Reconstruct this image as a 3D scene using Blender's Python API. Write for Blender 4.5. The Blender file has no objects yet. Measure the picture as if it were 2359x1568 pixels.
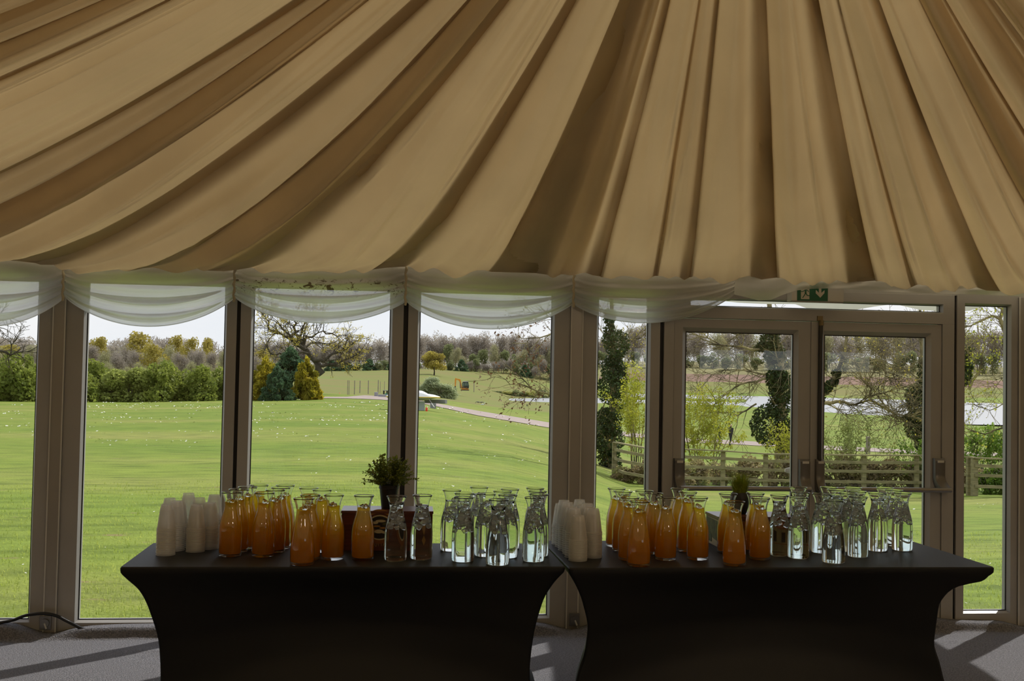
import bpy, bmesh, math, random
import numpy as np
from mathutils import Vector, Matrix, noise as mnoise

scene = bpy.context.scene
COL = scene.collection

# ------------------------------------------------------------------ camera
FPX, EYE, YAW, PITCH, ROLL = 2530.0, 1.535, 0.115, 0.0319, 0.0193
WALL = 6.62                                   # depth of the glazed wall (inner face)


def _axes():
    cy, sy, cp, sp = math.cos(YAW), math.sin(YAW), math.cos(PITCH), math.sin(PITCH)
    f = np.array([sy * cp, cy * cp, sp])
    r = np.array([cy, -sy, 0.0])
    u = np.cross(r, f)
    c, s = math.cos(ROLL), math.sin(ROLL)
    return c * r + s * u, -s * r + c * u, f


CR, CU, CF = _axes()
EYEP = np.array([0.0, 0.0, EYE])
cam_data = bpy.data.cameras.new('camera')
cam_data.sensor_fit = 'HORIZONTAL'
cam_data.sensor_width = 36.0
cam_data.lens = FPX * 36.0 / 2359.0
cam_data.clip_start = 0.05
cam_data.clip_end = 3000
cam = bpy.data.objects.new('camera', cam_data)
COL.objects.link(cam)
cam.matrix_world = Matrix(((CR[0], CU[0], -CF[0], 0), (CR[1], CU[1], -CF[1], 0), (CR[2], CU[2], -CF[2], EYE), (0, 0, 0, 1)))
scene.camera = cam


def ray(px, py):
    return CF + (px - 1179.5) / FPX * CR - (py - 784.0) / FPX * CU


def on_z(px, py, z):
    d = ray(px, py)
    return EYEP + d * ((z - EYE) / d[2])


def on_y(px, py, y=WALL):
    d = ray(px, py)
    return EYEP + d * (y / d[1])


def X(px, y=WALL):
    return float(on_y(px, 900, y)[0])


def Z(px, py, y=WALL):
    return float(on_y(px, py, y)[2])


def to_px(p):
    v = np.asarray(p, float) - EYEP
    d = v @ CF
    return 1179.5 + FPX * (v @ CR) / d, 784.0 - FPX * (v @ CU) / d


# ------------------------------------------------------------------ light, sky, exposure
scene.view_settings.view_transform = 'Standard'
scene.view_settings.look = 'None'
scene.view_settings.exposure = 0.0
scene.view_settings.gamma = 1.0
scene.view_settings.use_curve_mapping = False
cy = scene.cycles
cy.max_bounces = 16
cy.diffuse_bounces = 5
cy.glossy_bounces = 3
cy.transmission_bounces = 14
cy.transparent_max_bounces = 48
cy.caustics_reflective = False
cy.caustics_refractive = True
cy.sample_clamp_indirect = 4.0
cy.blur_glossy = 0.5
cy.use_adaptive_sampling = True
cy.adaptive_threshold = 0.02

world = bpy.data.worlds.new('sky')
scene.world = world
world.use_nodes = True
wn = world.node_tree
wn.nodes.clear()


def N(nt, kind, **kw):
    n = nt.nodes.new(kind)
    for k, v in kw.items():
        setattr(n, k, v)
    return n


def ramp(nt, stops, interp='LINEAR'):
    n = nt.nodes.new('ShaderNodeValToRGB')
    n.color_ramp.interpolation = interp
    e = n.color_ramp.elements
    while len(e) < len(stops):
        e.new(0.5)
    for el, (p, c) in zip(e, stops):
        el.position = p
        el.color = (c[0], c[1], c[2], 1)
    return n


tc = N(wn, 'ShaderNodeTexCoord')
sep = N(wn, 'ShaderNodeSeparateXYZ')
wn.links.new(tc.outputs['Generated'], sep.inputs[0])
blue = ramp(wn, [(0.0, (0.80, 0.86, 0.93)), (0.06, (0.78, 0.86, 0.97)), (0.25, (0.52, 0.68, 0.95)), (0.8, (0.30, 0.46, 0.80))])
wn.links.new(sep.outputs['Z'], blue.inputs[0])
mp = N(wn, 'ShaderNodeMapping')
mp.inputs['Scale'].default_value = (1.0, 1.0, 3.2)
wn.links.new(tc.outputs['Generated'], mp.inputs[0])
cl = N(wn, 'ShaderNodeTexNoise')
cl.inputs['Scale'].default_value = 2.6
cl.inputs['Detail'].default_value = 6
cl.inputs['Roughness'].default_value = 0.55
wn.links.new(mp.outputs[0], cl.inputs['Vector'])
clr = ramp(wn, [(0.36, (0.45, 0.45, 0.45)), (0.60, (1, 1, 1))])
wn.links.new(cl.outputs['Fac'], clr.inputs[0])
mx = N(wn, 'ShaderNodeMix', data_type='RGBA')
wn.links.new(clr.outputs[0], mx.inputs['Factor'])
wn.links.new(blue.outputs[0], mx.inputs['A'])
mx.inputs['B'].default_value = (0.97, 0.985, 1.0, 1)
bg = N(wn, 'ShaderNodeBackground')
bg.inputs['Strength'].default_value = 1.0
wn.links.new(mx.outputs['Result'], bg.inputs['Color'])
wo = N(wn, 'ShaderNodeOutputWorld')
wn.links.new(bg.outputs[0], wo.inputs[0])

SUN_AZ, SUN_EL = math.radians(48), math.radians(46)       # to the right of the wall's outward normal
sl = bpy.data.lights.new('sun', 'SUN')
sl.energy = 3.7
sl.angle = math.radians(0.7)
sl.color = (1.0, 0.95, 0.86)
sun = bpy.data.objects.new('sun', sl)
COL.objects.link(sun)
sdir = Vector((math.sin(SUN_AZ) * math.cos(SUN_EL), math.cos(SUN_AZ) * math.cos(SUN_EL), math.sin(SUN_EL)))
sun.rotation_euler = (-sdir).to_track_quat('-Z', 'Y').to_euler()
sun.location = sdir * 60


# warm fill lights added above and behind the camera to brighten the marquee
def lamp(name, loc, power, col=(1.0, 0.80, 0.60), size=0.25):
    l = bpy.data.lights.new(name, 'POINT')
    l.energy = power
    l.color = col
    l.shadow_soft_size = size
    o = bpy.data.objects.new(name, l)
    o.location = loc
    COL.objects.link(o)
    return o


lamp('warm_fill', (3.4, -1.6, 2.5), 36, size=0.2)
lamp('warm_fill', (2.3, 0.9, 2.75), 10, size=0.2)
lamp('warm_fill', (-2.6, -2.2, 2.5), 17, size=0.2)


# ------------------------------------------------------------------ materials
def new_mat(name):
    m = bpy.data.materials.new(name)
    m.use_nodes = True
    nt = m.node_tree
    nt.nodes.clear()
    out = nt.nodes.new('ShaderNodeOutputMaterial')
    return m, nt, out


def P(name, col, rough=0.6, metal=0.0, spec=0.5, var=0.0, scale=8.0, bump=0.0, bscale=60.0, sheen=0.0, trans=0.0, ior=1.45, coords='Object', stretch=None, col2=None, emis=None):
    """Principled material; var mixes in a noise variation of the colour (towards col2 if given)."""
    m, nt, out = new_mat(name)
    b = nt.nodes.new('ShaderNodeBsdfPrincipled')
    b.inputs['Roughness'].default_value = rough
    b.inputs['Metallic'].default_value = metal
    b.inputs['Specular IOR Level'].default_value = spec
    b.inputs['IOR'].default_value = ior
    b.inputs['Sheen Weight'].default_value = sheen
    b.inputs['Transmission Weight'].default_value = trans
    b.inputs['Base Color'].default_value = (*col, 1)
    if emis:
        b.inputs['Emission Color'].default_value = (*emis[0], 1)
        b.inputs['Emission Strength'].default_value = emis[1]
    vec = None
    if var or bump:
        t = nt.nodes.new('ShaderNodeTexCoord')
        vec = t.outputs[coords]
        if stretch:
            mm = nt.nodes.new('ShaderNodeMapping')
            mm.inputs['Scale'].default_value = stretch
            nt.links.new(vec, mm.inputs[0])
            vec = mm.outputs[0]
    if var:
        n = nt.nodes.new('ShaderNodeTexNoise')
        n.inputs['Scale'].default_value = scale
        n.inputs['Detail'].default_value = 4
        nt.links.new(vec, n.inputs['Vector'])
        c2 = col2 or tuple(c * (1 - var) for c in col)
        r = ramp(nt, [(0.35, c2), (0.65, col)])
        nt.links.new(n.outputs['Fac'], r.inputs[0])
        nt.links.new(r.outputs[0], b.inputs['Base Color'])
    if bump:
        n2 = nt.nodes.new('ShaderNodeTexNoise')
        n2.inputs['Scale'].default_value = bscale
        n2.inputs['Detail'].default_value = 3
        nt.links.new(vec, n2.inputs['Vector'])
        bp = nt.nodes.new('ShaderNodeBump')
        bp.inputs['Strength'].default_value = bump
        bp.inputs['Distance'].default_value = 0.01
        nt.links.new(n2.outputs['Fac'], bp.inputs['Height'])
        nt.links.new(bp.outputs[0], b.inputs['Normal'])
    nt.links.new(b.outputs[0], out.inputs[0])
    return m


def leafmat(name, c1, c2, scale=6.0, tr=0.35, rough=0.6, c3=None):
    """Leaf: diffuse + translucent, colour varied by noise in object space."""
    m, nt, out = new_mat(name)
    t = nt.nodes.new('ShaderNodeTexCoord')
    n = nt.nodes.new('ShaderNodeTexNoise')
    n.inputs['Scale'].default_value = scale
    n.inputs['Detail'].default_value = 5
    n.inputs['Roughness'].default_value = 0.7
    nt.links.new(t.outputs['Object'], n.inputs['Vector'])
    stops = [(0.36, c1), (0.62, c2)] if c3 is None else [(0.34, c1), (0.5, c2), (0.66, c3)]
    r = ramp(nt, stops)
    nt.links.new(n.outputs['Fac'], r.inputs[0])
    d = nt.nodes.new('ShaderNodeBsdfPrincipled')
    d.inputs['Roughness'].default_value = rough
    d.inputs['Specular IOR Level'].default_value = 0.25
    nt.links.new(r.outputs[0], d.inputs['Base Color'])
    tl = nt.nodes.new('ShaderNodeBsdfTranslucent')
    nt.links.new(r.outputs[0], tl.inputs['Color'])
    mi = nt.nodes.new('ShaderNodeMixShader')
    mi.inputs[0].default_value = tr
    nt.links.new(d.outputs[0], mi.inputs[1])
    nt.links.new(tl.outputs[0], mi.inputs[2])
    nt.links.new(mi.outputs[0], out.inputs[0])
    return m


def clothmat(name, col, tcol, tr, clear=0.0, stain=None, bump=0.15, bscale=90.0):
    """Thin cloth: diffuse + translucent (+ a little see-through weave)."""
    m, nt, out = new_mat(name)
    t = nt.nodes.new('ShaderNodeTexCoord')
    d = nt.nodes.new('ShaderNodeBsdfDiffuse')
    tl = nt.nodes.new('ShaderNodeBsdfTranslucent')
    n = nt.nodes.new('ShaderNodeTexNoise')
    n.inputs['Scale'].default_value = 2.2
    n.inputs['Detail'].default_value = 5
    nt.links.new(t.outputs['Object'], n.inputs['Vector'])
    r = ramp(nt, [(0.3, tuple(c * 0.90 for c in col)), (0.7, col)])
    nt.links.new(n.outputs['Fac'], r.inputs[0])
    r2 = ramp(nt, [(0.3, tuple(c * 0.90 for c in tcol)), (0.7, tcol)])
    nt.links.new(n.outputs['Fac'], r2.inputs[0])
    nt.links.new(r.outputs[0], d.inputs['Color'])
    nt.links.new(r2.outputs[0], tl.inputs['Color'])
    if bump:
        mm = nt.nodes.new('ShaderNodeMapping')
        mm.inputs['Scale'].default_value = (1, 1, 0.35)
        nt.links.new(t.outputs['Object'], mm.inputs[0])
        n2 = nt.nodes.new('ShaderNodeTexNoise')
        n2.inputs['Scale'].default_value = bscale * 0.12
        n2.inputs['Detail'].default_value = 4
        nt.links.new(mm.outputs[0], n2.inputs['Vector'])
        bp = nt.nodes.new('ShaderNodeBump')
        bp.inputs['Strength'].default_value = bump
        bp.inputs['Distance'].default_value = 0.02
        nt.links.new(n2.outputs['Fac'], bp.inputs['Height'])
        nt.links.new(bp.outputs[0], d.inputs['Normal'])
        nt.links.new(bp.outputs[0], tl.inputs['Normal'])
    mi = nt.nodes.new('ShaderNodeMixShader')
    mi.inputs[0].default_value = tr
    nt.links.new(d.outputs[0], mi.inputs[1])
    nt.links.new(tl.outputs[0], mi.inputs[2])
    last = mi.outputs[0]
    if clear:
        tp = nt.nodes.new('ShaderNodeBsdfTransparent')
        m2 = nt.nodes.new('ShaderNodeMixShader')
        m2.inputs[0].default_value = clear
        nt.links.new(last, m2.inputs[1])
        nt.links.new(tp.outputs[0], m2.inputs[2])
        last = m2.outputs[0]
    nt.links.new(last, out.inputs[0])
    return m


def panemat(name, tint=(1, 1, 1)):
    """Window glass: clear with a Fresnel mirror."""
    m, nt, out = new_mat(name)
    lw = nt.nodes.new('ShaderNodeLayerWeight')
    lw.inputs['Blend'].default_value = 0.5
    pw = nt.nodes.new('ShaderNodeMath')
    pw.operation = 'POWER'
    nt.links.new(lw.outputs['Facing'], pw.inputs[0])
    pw.inputs[1].default_value = 5.0
    fr = nt.nodes.new('ShaderNodeMath')
    fr.operation = 'MULTIPLY_ADD'
    nt.links.new(pw.outputs[0], fr.inputs[0])
    fr.inputs[1].default_value = 0.9
    fr.inputs[2].default_value = 0.075
    tp = nt.nodes.new('ShaderNodeBsdfTransparent')
    tp.inputs['Color'].default_value = (*tint, 1)
    gl = nt.nodes.new('ShaderNodeBsdfGlossy')
    gl.inputs['Roughness'].default_value = 0.0
    mi = nt.nodes.new('ShaderNodeMixShader')
    nt.links.new(fr.outputs[0], mi.inputs[0])
    nt.links.new(tp.outputs[0], mi.inputs[1])
    nt.links.new(gl.outputs[0], mi.inputs[2])
    nt.links.new(mi.outputs[0], out.inputs[0])
    return m


def glassmat(name, col=(1, 1, 1), ior=1.45, rough=0.0):
    m, nt, out = new_mat(name)
    g = nt.nodes.new('ShaderNodeBsdfGlass')
    g.inputs['Color'].default_value = (*col, 1)
    g.inputs['IOR'].default_value = ior
    g.inputs['Roughness'].default_value = rough
    nt.links.new(g.outputs[0], out.inputs[0])
    return m


# ------------------------------------------------------------------ mesh helpers
class MB:
    """Collects vertices and faces; build() links them as ONE mesh object."""

    def __init__(self):
        self.v, self.f, self.mi = [], [], []
        self.cur = 0

    def add(self, vs, fs):
        b = len(self.v)
        self.v.extend([tuple(map(float, p)) for p in vs])
        for f in fs:
            self.f.append(tuple(i + b for i in f))
            self.mi.append(self.cur)
        return self

    def box(self, x0, x1, y0, y1, z0, z1, M=None):
        vs = [(x, y, z) for z in (z0, z1) for y in (y0, y1) for x in (x0, x1)]
        if M is not None:
            vs = [tuple(M @ Vector(p)) for p in vs]
        return self.add(vs, [(0, 2, 3, 1), (4, 5, 7, 6), (0, 1, 5, 4), (2, 6, 7, 3), (0, 4, 6, 2), (1, 3, 7, 5)])

    def tube(self, pts, rad, seg=8, cap=True):
        pts = [Vector(p) for p in pts]
        n = len(pts)
        rad = [rad] * n if isinstance(rad, (int, float)) else list(rad)
        vs, fs = [], []
        ref = None
        for i, p in enumerate(pts):
            t = (pts[min(i + 1, n - 1)] - pts[max(i - 1, 0)])
            t = t.normalized() if t.length > 1e-9 else Vector((0, 0, 1))
            if ref is None:
                ref = Vector((1, 0, 0)) if abs(t.x) < 0.8 else Vector((0, 1, 0))
            a = (ref - t * ref.dot(t)).normalized()
            ref = a
            b = t.cross(a)
            for k in range(seg):
                w = 2 * math.pi * k / seg
                vs.append(p + (a * math.cos(w) + b * math.sin(w)) * rad[i])
        for i in range(n - 1):
            for k in range(seg):
                k2 = (k + 1) % seg
                fs.append((i * seg + k, i * seg + k2, (i + 1) * seg + k2, (i + 1) * seg + k))
        if cap:
            fs.append(tuple(range(seg - 1, -1, -1)))
            fs.append(tuple((n - 1) * seg + k for k in range(seg)))
        return self.add(vs, fs)

    def lathe(self, prof, seg=32, at=(0, 0, 0), closed=False):
        """prof: list of (r, z); r = 0 makes a pole."""
        vs, fs, rows = [], [], []
        for r, z in prof:
            if r < 1e-6:
                rows.append([len(vs)])
                vs.append((at[0], at[1], at[2] + z))
            else:
                rows.append(list(range(len(vs), len(vs) + seg)))
                for k in range(seg):
                    w = 2 * math.pi * k / seg
                    vs.append((at[0] + r * math.cos(w), at[1] + r * math.sin(w), at[2] + z))
        pairs = list(zip(rows[:-1], rows[1:]))
        if closed:
            pairs.append((rows[-1], rows[0]))
        for a, b in pairs:
            for k in range(seg):
                k2 = (k + 1) % seg
                if len(a) == 1 and len(b) == 1:
                    continue
                if len(a) == 1:
                    fs.append((a[0], b[k2], b[k]))
                elif len(b) == 1:
                    fs.append((a[k], a[k2], b[0]))
                else:
                    fs.append((a[k], a[k2], b[k2], b[k]))
        return self.add(vs, fs)

    def grid(self, pts):
        """pts[i][j] -> quad sheet"""
        n, m = len(pts), len(pts[0])
        vs = [p for row in pts for p in row]
        fs = [(i * m + j, i * m + j + 1, (i + 1) * m + j + 1, (i + 1) * m + j) for i in range(n - 1) for j in range(m - 1)]
        return self.add(vs, fs)

    def prism(self, outline, f0, f1):
        """outline: 2-D points, f0 / f1 map a 2-D point to the two 3-D faces"""
        n = len(outline)
        vs = [f0(p) for p in outline] + [f1(p) for p in outline]
        fs = [tuple(range(n - 1, -1, -1)), tuple(range(n, 2 * n))]
        fs += [(i, (i + 1) % n, n + (i + 1) % n, n + i) for i in range(n)]
        return self.add(vs, fs)

    def mesh(self, name, mats, smooth=False, bevel=0.0):
        me = bpy.data.meshes.new(name)
        me.from_pydata(self.v, [], self.f)
        mats = mats if isinstance(mats, (list, tuple)) else [mats]
        for m in mats:
            me.materials.append(m)
        if len(mats) > 1:
            me.polygons.foreach_set('material_index', self.mi)
        bm = bmesh.new()
        bm.from_mesh(me)
        bmesh.ops.recalc_face_normals(bm, faces=bm.faces)
        if bevel:
            es = [e for e in bm.edges if len(e.link_faces) == 2 and e.calc_face_angle(0) > 0.6]
            bmesh.ops.bevel(bm, geom=es, offset=bevel, segments=2, affect='EDGES', profile=0.7)
        bm.to_mesh(me)
        bm.free()
        if smooth:
            me.polygons.foreach_set('use_smooth', [True] * len(me.polygons))
            if smooth == 'auto':
                me.set_sharp_from_angle(angle=math.radians(38))
        me.update()
        return me

    def build(self, name, mats, parent=None, smooth=False, bevel=0.0):
        return link(name, self.mesh(name, mats, smooth, bevel), parent)


def link(name, me, parent=None):
    o = bpy.data.objects.new(name, me)
    COL.objects.link(o)
    if parent is not None:
        o.parent = parent
    return o


def quads_mesh(name, V, mat, smooth=False):
    """V: (n,4,3) array of quads -> mesh"""
    n = len(V)
    me = bpy.data.meshes.new(name)
    me.vertices.add(n * 4)
    me.vertices.foreach_set('co', np.ascontiguousarray(V, dtype=np.float32).ravel())
    me.loops.add(n * 4)
    me.loops.foreach_set('vertex_index', np.arange(n * 4, dtype=np.int32))
    me.polygons.add(n)
    me.polygons.foreach_set('loop_start', np.arange(0, n * 4, 4, dtype=np.int32))
    me.polygons.foreach_set('loop_total', np.full(n, 4, dtype=np.int32))
    me.materials.append(mat)
    me.update(calc_edges=True)
    me.validate()
    return me


def tag(o, label, cat, group=None, kind=None):
    o['label'] = label
    o['category'] = cat
    if group:
        o['group'] = group
    if kind:
        o['kind'] = kind
    return o


def struct(o, label, cat):
    return tag(o, label, cat, kind='structure')


def thing(name, label, cat, loc=(0, 0, 0), rotz=0.0, group=None):
    o = bpy.data.objects.new(name, None)
    o.empty_display_size = 0.1
    COL.objects.link(o)
    o.location = tuple(map(float, loc))
    o.rotation_euler = (0, 0, rotz)
    return tag(o, label, cat, group)


def dup(root, loc, rotz=0.0, label=None, group=None, scale=None):
    r = root.copy()
    COL.objects.link(r)
    r.location = tuple(map(float, loc))
    r.rotation_euler = (0, 0, rotz)
    if scale is not None:
        r.scale = scale if isinstance(scale, (tuple, list)) else (scale,) * 3
    if label:
        r['label'] = label
    if group:
        r['group'] = group
    for ch in list(root.children):
        c = ch.copy()
        COL.objects.link(c)
        c.parent = r
        for g in list(ch.children):
            d = g.copy()
            COL.objects.link(d)
            d.parent = c
    return r


ORD = ['first', 'second', 'third', 'fourth', 'fifth', 'sixth', 'seventh', 'eighth', 'ninth', 'tenth', 'eleventh', 'twelfth',
       'thirteenth', 'fourteenth', 'fifteenth', 'sixteenth', 'seventeenth', 'eighteenth', 'nineteenth', 'twentieth', 'twenty-first',
       'twenty-second', 'twenty-third', 'twenty-fourth', 'twenty-fifth', 'twenty-sixth']
# ================================================================== THE ROOM
rng = np.random.default_rng(7)
m_frame = P('frame_pvc', (0.41, 0.405, 0.40), 0.42, var=0.08, scale=3)
m_alu = P('post_aluminium', (0.40, 0.385, 0.36), 0.38, metal=0.25, var=0.1, scale=2)
m_black = P('rubber_gasket', (0.012, 0.012, 0.014), 0.5)
m_pane = panemat('window_glass')
m_wall = P('wall_lining', (0.55, 0.48, 0.38), 0.9, var=0.1, scale=2)
m_carpet = P('carpet', (0.26, 0.26, 0.285), 0.95, spec=0.1, var=0.55, scale=120, bump=1.0, bscale=150, col2=(0.135, 0.135, 0.152))
m_lining = clothmat('lining_cloth', (0.70, 0.595, 0.435), (0.83, 0.70, 0.505), 0.38, bump=0.22, bscale=60)
m_roof = clothmat('roof_sheet', (0.6, 0.6, 0.58), (0.82, 0.68, 0.45), 0.55, bump=0)
m_swag = clothmat('swag_cloth', (0.80, 0.78, 0.72), (0.97, 0.97, 0.96), 0.84, clear=0.19, bump=0.3, bscale=70)
m_white = P('white_plastic', (0.62, 0.62, 0.60), 0.4)
m_grey = P('grey_metal', (0.23, 0.225, 0.22), 0.35, metal=0.6)
m_dark = P('dark_metal', (0.05, 0.048, 0.045), 0.45, metal=0.5)

# ---- floor: carpet with its curled edge along the windows
xs = sorted(set([round(v, 3) for v in np.arange(-10, -3.2, 0.6)] + [round(v, 3) for v in np.arange(-3.2, 5.2, 0.05)] + [round(v, 3) for v in np.arange(5.2, 11, 0.6)]))
ys = sorted(set([round(v, 3) for v in np.arange(-8.5, 5.0, 0.75)] + [round(v, 3) for v in np.arange(5.0, 6.1, 0.1)] + [round(v, 3) for v in np.arange(6.1, 6.645, 0.009)]))


POSTX = (X(132), X(1326), X(2360))


def carpet_z(x, y):
    n = mnoise.noise(Vector((x * 1.3, 3.1, 0)))
    n2 = mnoise.noise(Vector((x * 3.1, 9.7, 1)))
    c = 6.535 + 0.02 * n
    h = 0.058 + 0.020 * n2
    for xp in POSTX:
        h *= 1 - .8 * math.exp(-((x - xp) / .13) ** 2)
    s = (y - (c - 0.05)) / 0.045
    s = min(1.0, max(0.0, s))
    z = h * s * s * (3 - 2 * s) + 0.006 * mnoise.noise(Vector((x * 6, y * 9, 2))) * s
    z -= 0.012 * math.exp(-((y - (c - 0.075)) / 0.02) ** 2) * max(0, .4 + n2)
    # low ridge further into the room
    z += 0.012 * max(0, n) * math.exp(-((y - (6.22 + 0.1 * n2)) / 0.05) ** 2)
    return z + 0.004 * mnoise.noise(Vector((x * 2.2, y * 2.2, 4)))


mb = MB()
mb.grid([[(x, y, carpet_z(x, y)) for y in ys] for x in xs])
struct(mb.build('floor', m_carpet, smooth=True), 'grey carpet floor with its edge curled up along the windows', 'floor')

# ---- gathered fabric ceiling: strands run from one high gathering point down to the eaves
APEX = on_y(1735, -800, 3.2)
ZE, YE = 2.105, 6.50
PX_ = [-11, -7, -3, -1.7, 0, 0.65, 1.25, 3, 3.9, 6, 11]
PW_ = [2.6, 2.5, 1.78, 1.75, 1.5, 1.3, 1.06, 1.1, 1.2, 1.5, 2.3]


def strand(E, pw, t):
    g = (1 - t) ** pw
    return np.array([APEX[0] + (E[0] - APEX[0]) * t, APEX[1] + (E[1] - APEX[1]) * t, E[2] + (APEX[2] - E[2]) * g])


HEMP = [(0, 598), (140, 612), (540, 618), (930, 616), (1316, 630), (1500, 636), (1700, 640), (1880, 646), (2000, 651), (2150, 660), (2359, 670)]
HEMX = [X(a, 6.5) for a, b in HEMP]
HEMZ = [Z(a, b, 6.5) + .012 for a, b in HEMP]


def hem_z(x):
    return float(np.interp(x, HEMX, HEMZ))


def top_px(xe):
    pw = np.interp(xe, PX_, PW_)
    prev = None
    for t in np.linspace(0.02, 1, 160):
        a = to_px(strand((xe, YE, hem_z(xe)), pw, t))
        if a[1] > 0 and prev is not None:
            w = -prev[1] / (a[1] - prev[1])
            return prev[0] + (a[0] - prev[0]) * w
        prev = a if a[1] <= 0 else prev
    return -1e4


XE = np.arange(-9.5, 7.5, 0.1)
TP = np.array([top_px(x) for x in XE])
ok_ = TP > -5000
XE, TP = XE[ok_], TP[ok_]


def xe_of(px):
    if px < TP[0]:
        return float(XE[0] - 0.3 - (TP[0] - px) * 0.004)
    if px > TP[-1]:
        return float(XE[-1] + (px - TP[-1]) * 0.004)
    return float(np.interp(px, TP, XE))


# dark pleats of the ceiling where they cross the upper edge of the view: (from, to, depth, sharp side)
BANDS = [(-330, -290, 1, 'L'), (-215, -190, 1, 'L'), (-120, -95, .8, 'L'), (-30, -5, 1, 'L'), (70, 92, .7, 'L'), (160, 180, .7, 'L'), (225, 243, .6, 'L'),
         (376, 404, 1, 'L'), (666, 714, 1.2, 'L'), (752, 766, .5, 'L'), (838, 848, .4, 'L'), (938, 1000, 1.2, 'L'), (1073, 1088, .4, 'L'),
         (1146, 1186, 1.1, 'L'), (1306, 1338, 1.0, 'L'), (1424, 1482, .9, 'L'), (1518, 1542, 1.2, 'R'), (1606, 1612, .3, 'R'), (1637, 1656, 1.2, 'R'),
         (1717, 1765, 1.1, 'R'), (1838, 1886, 1.2, 'R'), (1925, 1932, .3, 'R'), (1994, 2026, 1.3, 'R'), (2112, 2120, .5, 'R'), (2168, 2180, .4, 'R'), (2256, 2290, 1.2, 'R'),
         (2380, 2410, 1, 'R'), (2490, 2530, 1, 'R'), (2620, 2650, 1, 'R'), (2760, 2800, 1, 'R')]
nodes = []                       # (xe, lift above the mean surface)
prev = xe_of(-420)
for bi, (a, b, dp, side) in enumerate(BANDS):
    a, b = xe_of(a), xe_of(b)
    n = max(9, int((a - prev) / .015))
    wob = rng.uniform(-1, 1)
    for k in range(n):
        w = k / (n - 1)
        x = prev + (a - prev) * w
        bulge = -math.sin(math.pi * w) * min(0.085, 0.22 * (a - prev)) + 0.012 * wob * math.sin(2 * math.pi * w)
        nodes.append((x, bulge))
    d = 0.035 * dp
    if side == 'R':
        nodes += [(a + (b - a) * .25, d * .8), (a + (b - a) * .6, d * .9), (b + .015, d * .2), (b, d * .5), (a + (b - a) * .3, d * 1.6), (a + (b - a) * .4, d * 2.1), (b, d * 1.0)]
    else:
        nodes += [(b, d * 1.0), (a + (b - a) * .6, d * 2.1), (a + (b - a) * .7, d * 1.6), (a, d * .5), (a - .015, d * .2), (a + (b - a) * .4, d * .9), (a + (b - a) * .75, d * .8)]
    prev = b
nodes_mono = []
for q_ in nodes:
    if not nodes_mono or q_[0] > nodes_mono[-1][0] + 1e-4:
        nodes_mono.append(q_)
T = np.concatenate([np.linspace(0.03, 0.9, 44), np.linspace(0.915, 1.0, 9)])


def px_of(xe):
    if xe < XE[0]:
        return float(TP[0] - (XE[0] - xe) * 250)
    return float(np.interp(xe, XE, TP))


_S = {}


def lining_pt(xe, up, t):
    if xe not in _S:
        _S[xe] = px_of(xe) / 350.0
    s_ = _S[xe]
    pw = float(np.interp(xe, PX_, PW_))
    p = strand((xe, YE, hem_z(xe)), pw, t)
    fade = min(1.0, (1 - t) / 0.16)
    fade = fade * fade * (3 - 2 * fade)
    k = min(1.0, t * 1.6)
    # gathered little puffs along the hem
    hem = (1 - fade) * (0.011 * math.sin(xe * 41 + 3 * math.sin(xe * 7)) + 0.008 * math.sin(xe * 23 + 1))
    gth = min(1.0, max(0.0, (t - .14) / .5))
    rn = max(1 - abs(mnoise.noise(Vector((s_ * 5.5, t * 1.1, 3.3)))) * 2.6, .85 - abs(mnoise.noise(Vector((s_ * 9.5, t * 1.3, 8.3)))) * 3.0)
    wr = 0.010 * mnoise.noise(Vector((xe * 5.0, t * 3.0, 0.3))) * fade - 0.058 * max(0, rn - .25) * gth * (.35 + .65 * fade) + .016 * gth * mnoise.noise(Vector((s_ * 14, t * 2.0, 7.1)))
    amt = up * k * (0.25 + 0.75 * fade)
    slope = (APEX[2] - ZE) / max(0.5, (YE - APEX[1]))
    nrm = np.array([0, 0.42, 0.9])
    out = p + nrm * (amt + wr)
    out[2] += hem - (1 - fade) ** 2 * 0.012
    return tuple(out)


mb = MB()
mb.grid([[lining_pt(x, up, t) for t in T] for x, up in nodes])
# second layers of cloth lying on the lining, where the pleats are doubled
for a_, b_ in ((-90, -40), (95, 152), (245, 310), (753, 836), (1076, 1146), (1482, 1514), (2120, 2162), (2214, 2256), (2300, 2350)):
    a_, b_ = xe_of(a_), xe_of(b_)
    nn = max(4, int((b_ - a_) / .03))
    ups = [float(np.interp(a_ + (b_ - a_) * k / nn, [q[0] for q in nodes_mono], [q[1] for q in nodes_mono])) for k in range(nn + 1)]
    mb.grid([[tuple(np.array(lining_pt(a_ + (b_ - a_) * k / nn, ups[k], t)) + np.array([0, 0, .03])) for t in T[::2]] for k in range(nn + 1)])
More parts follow.
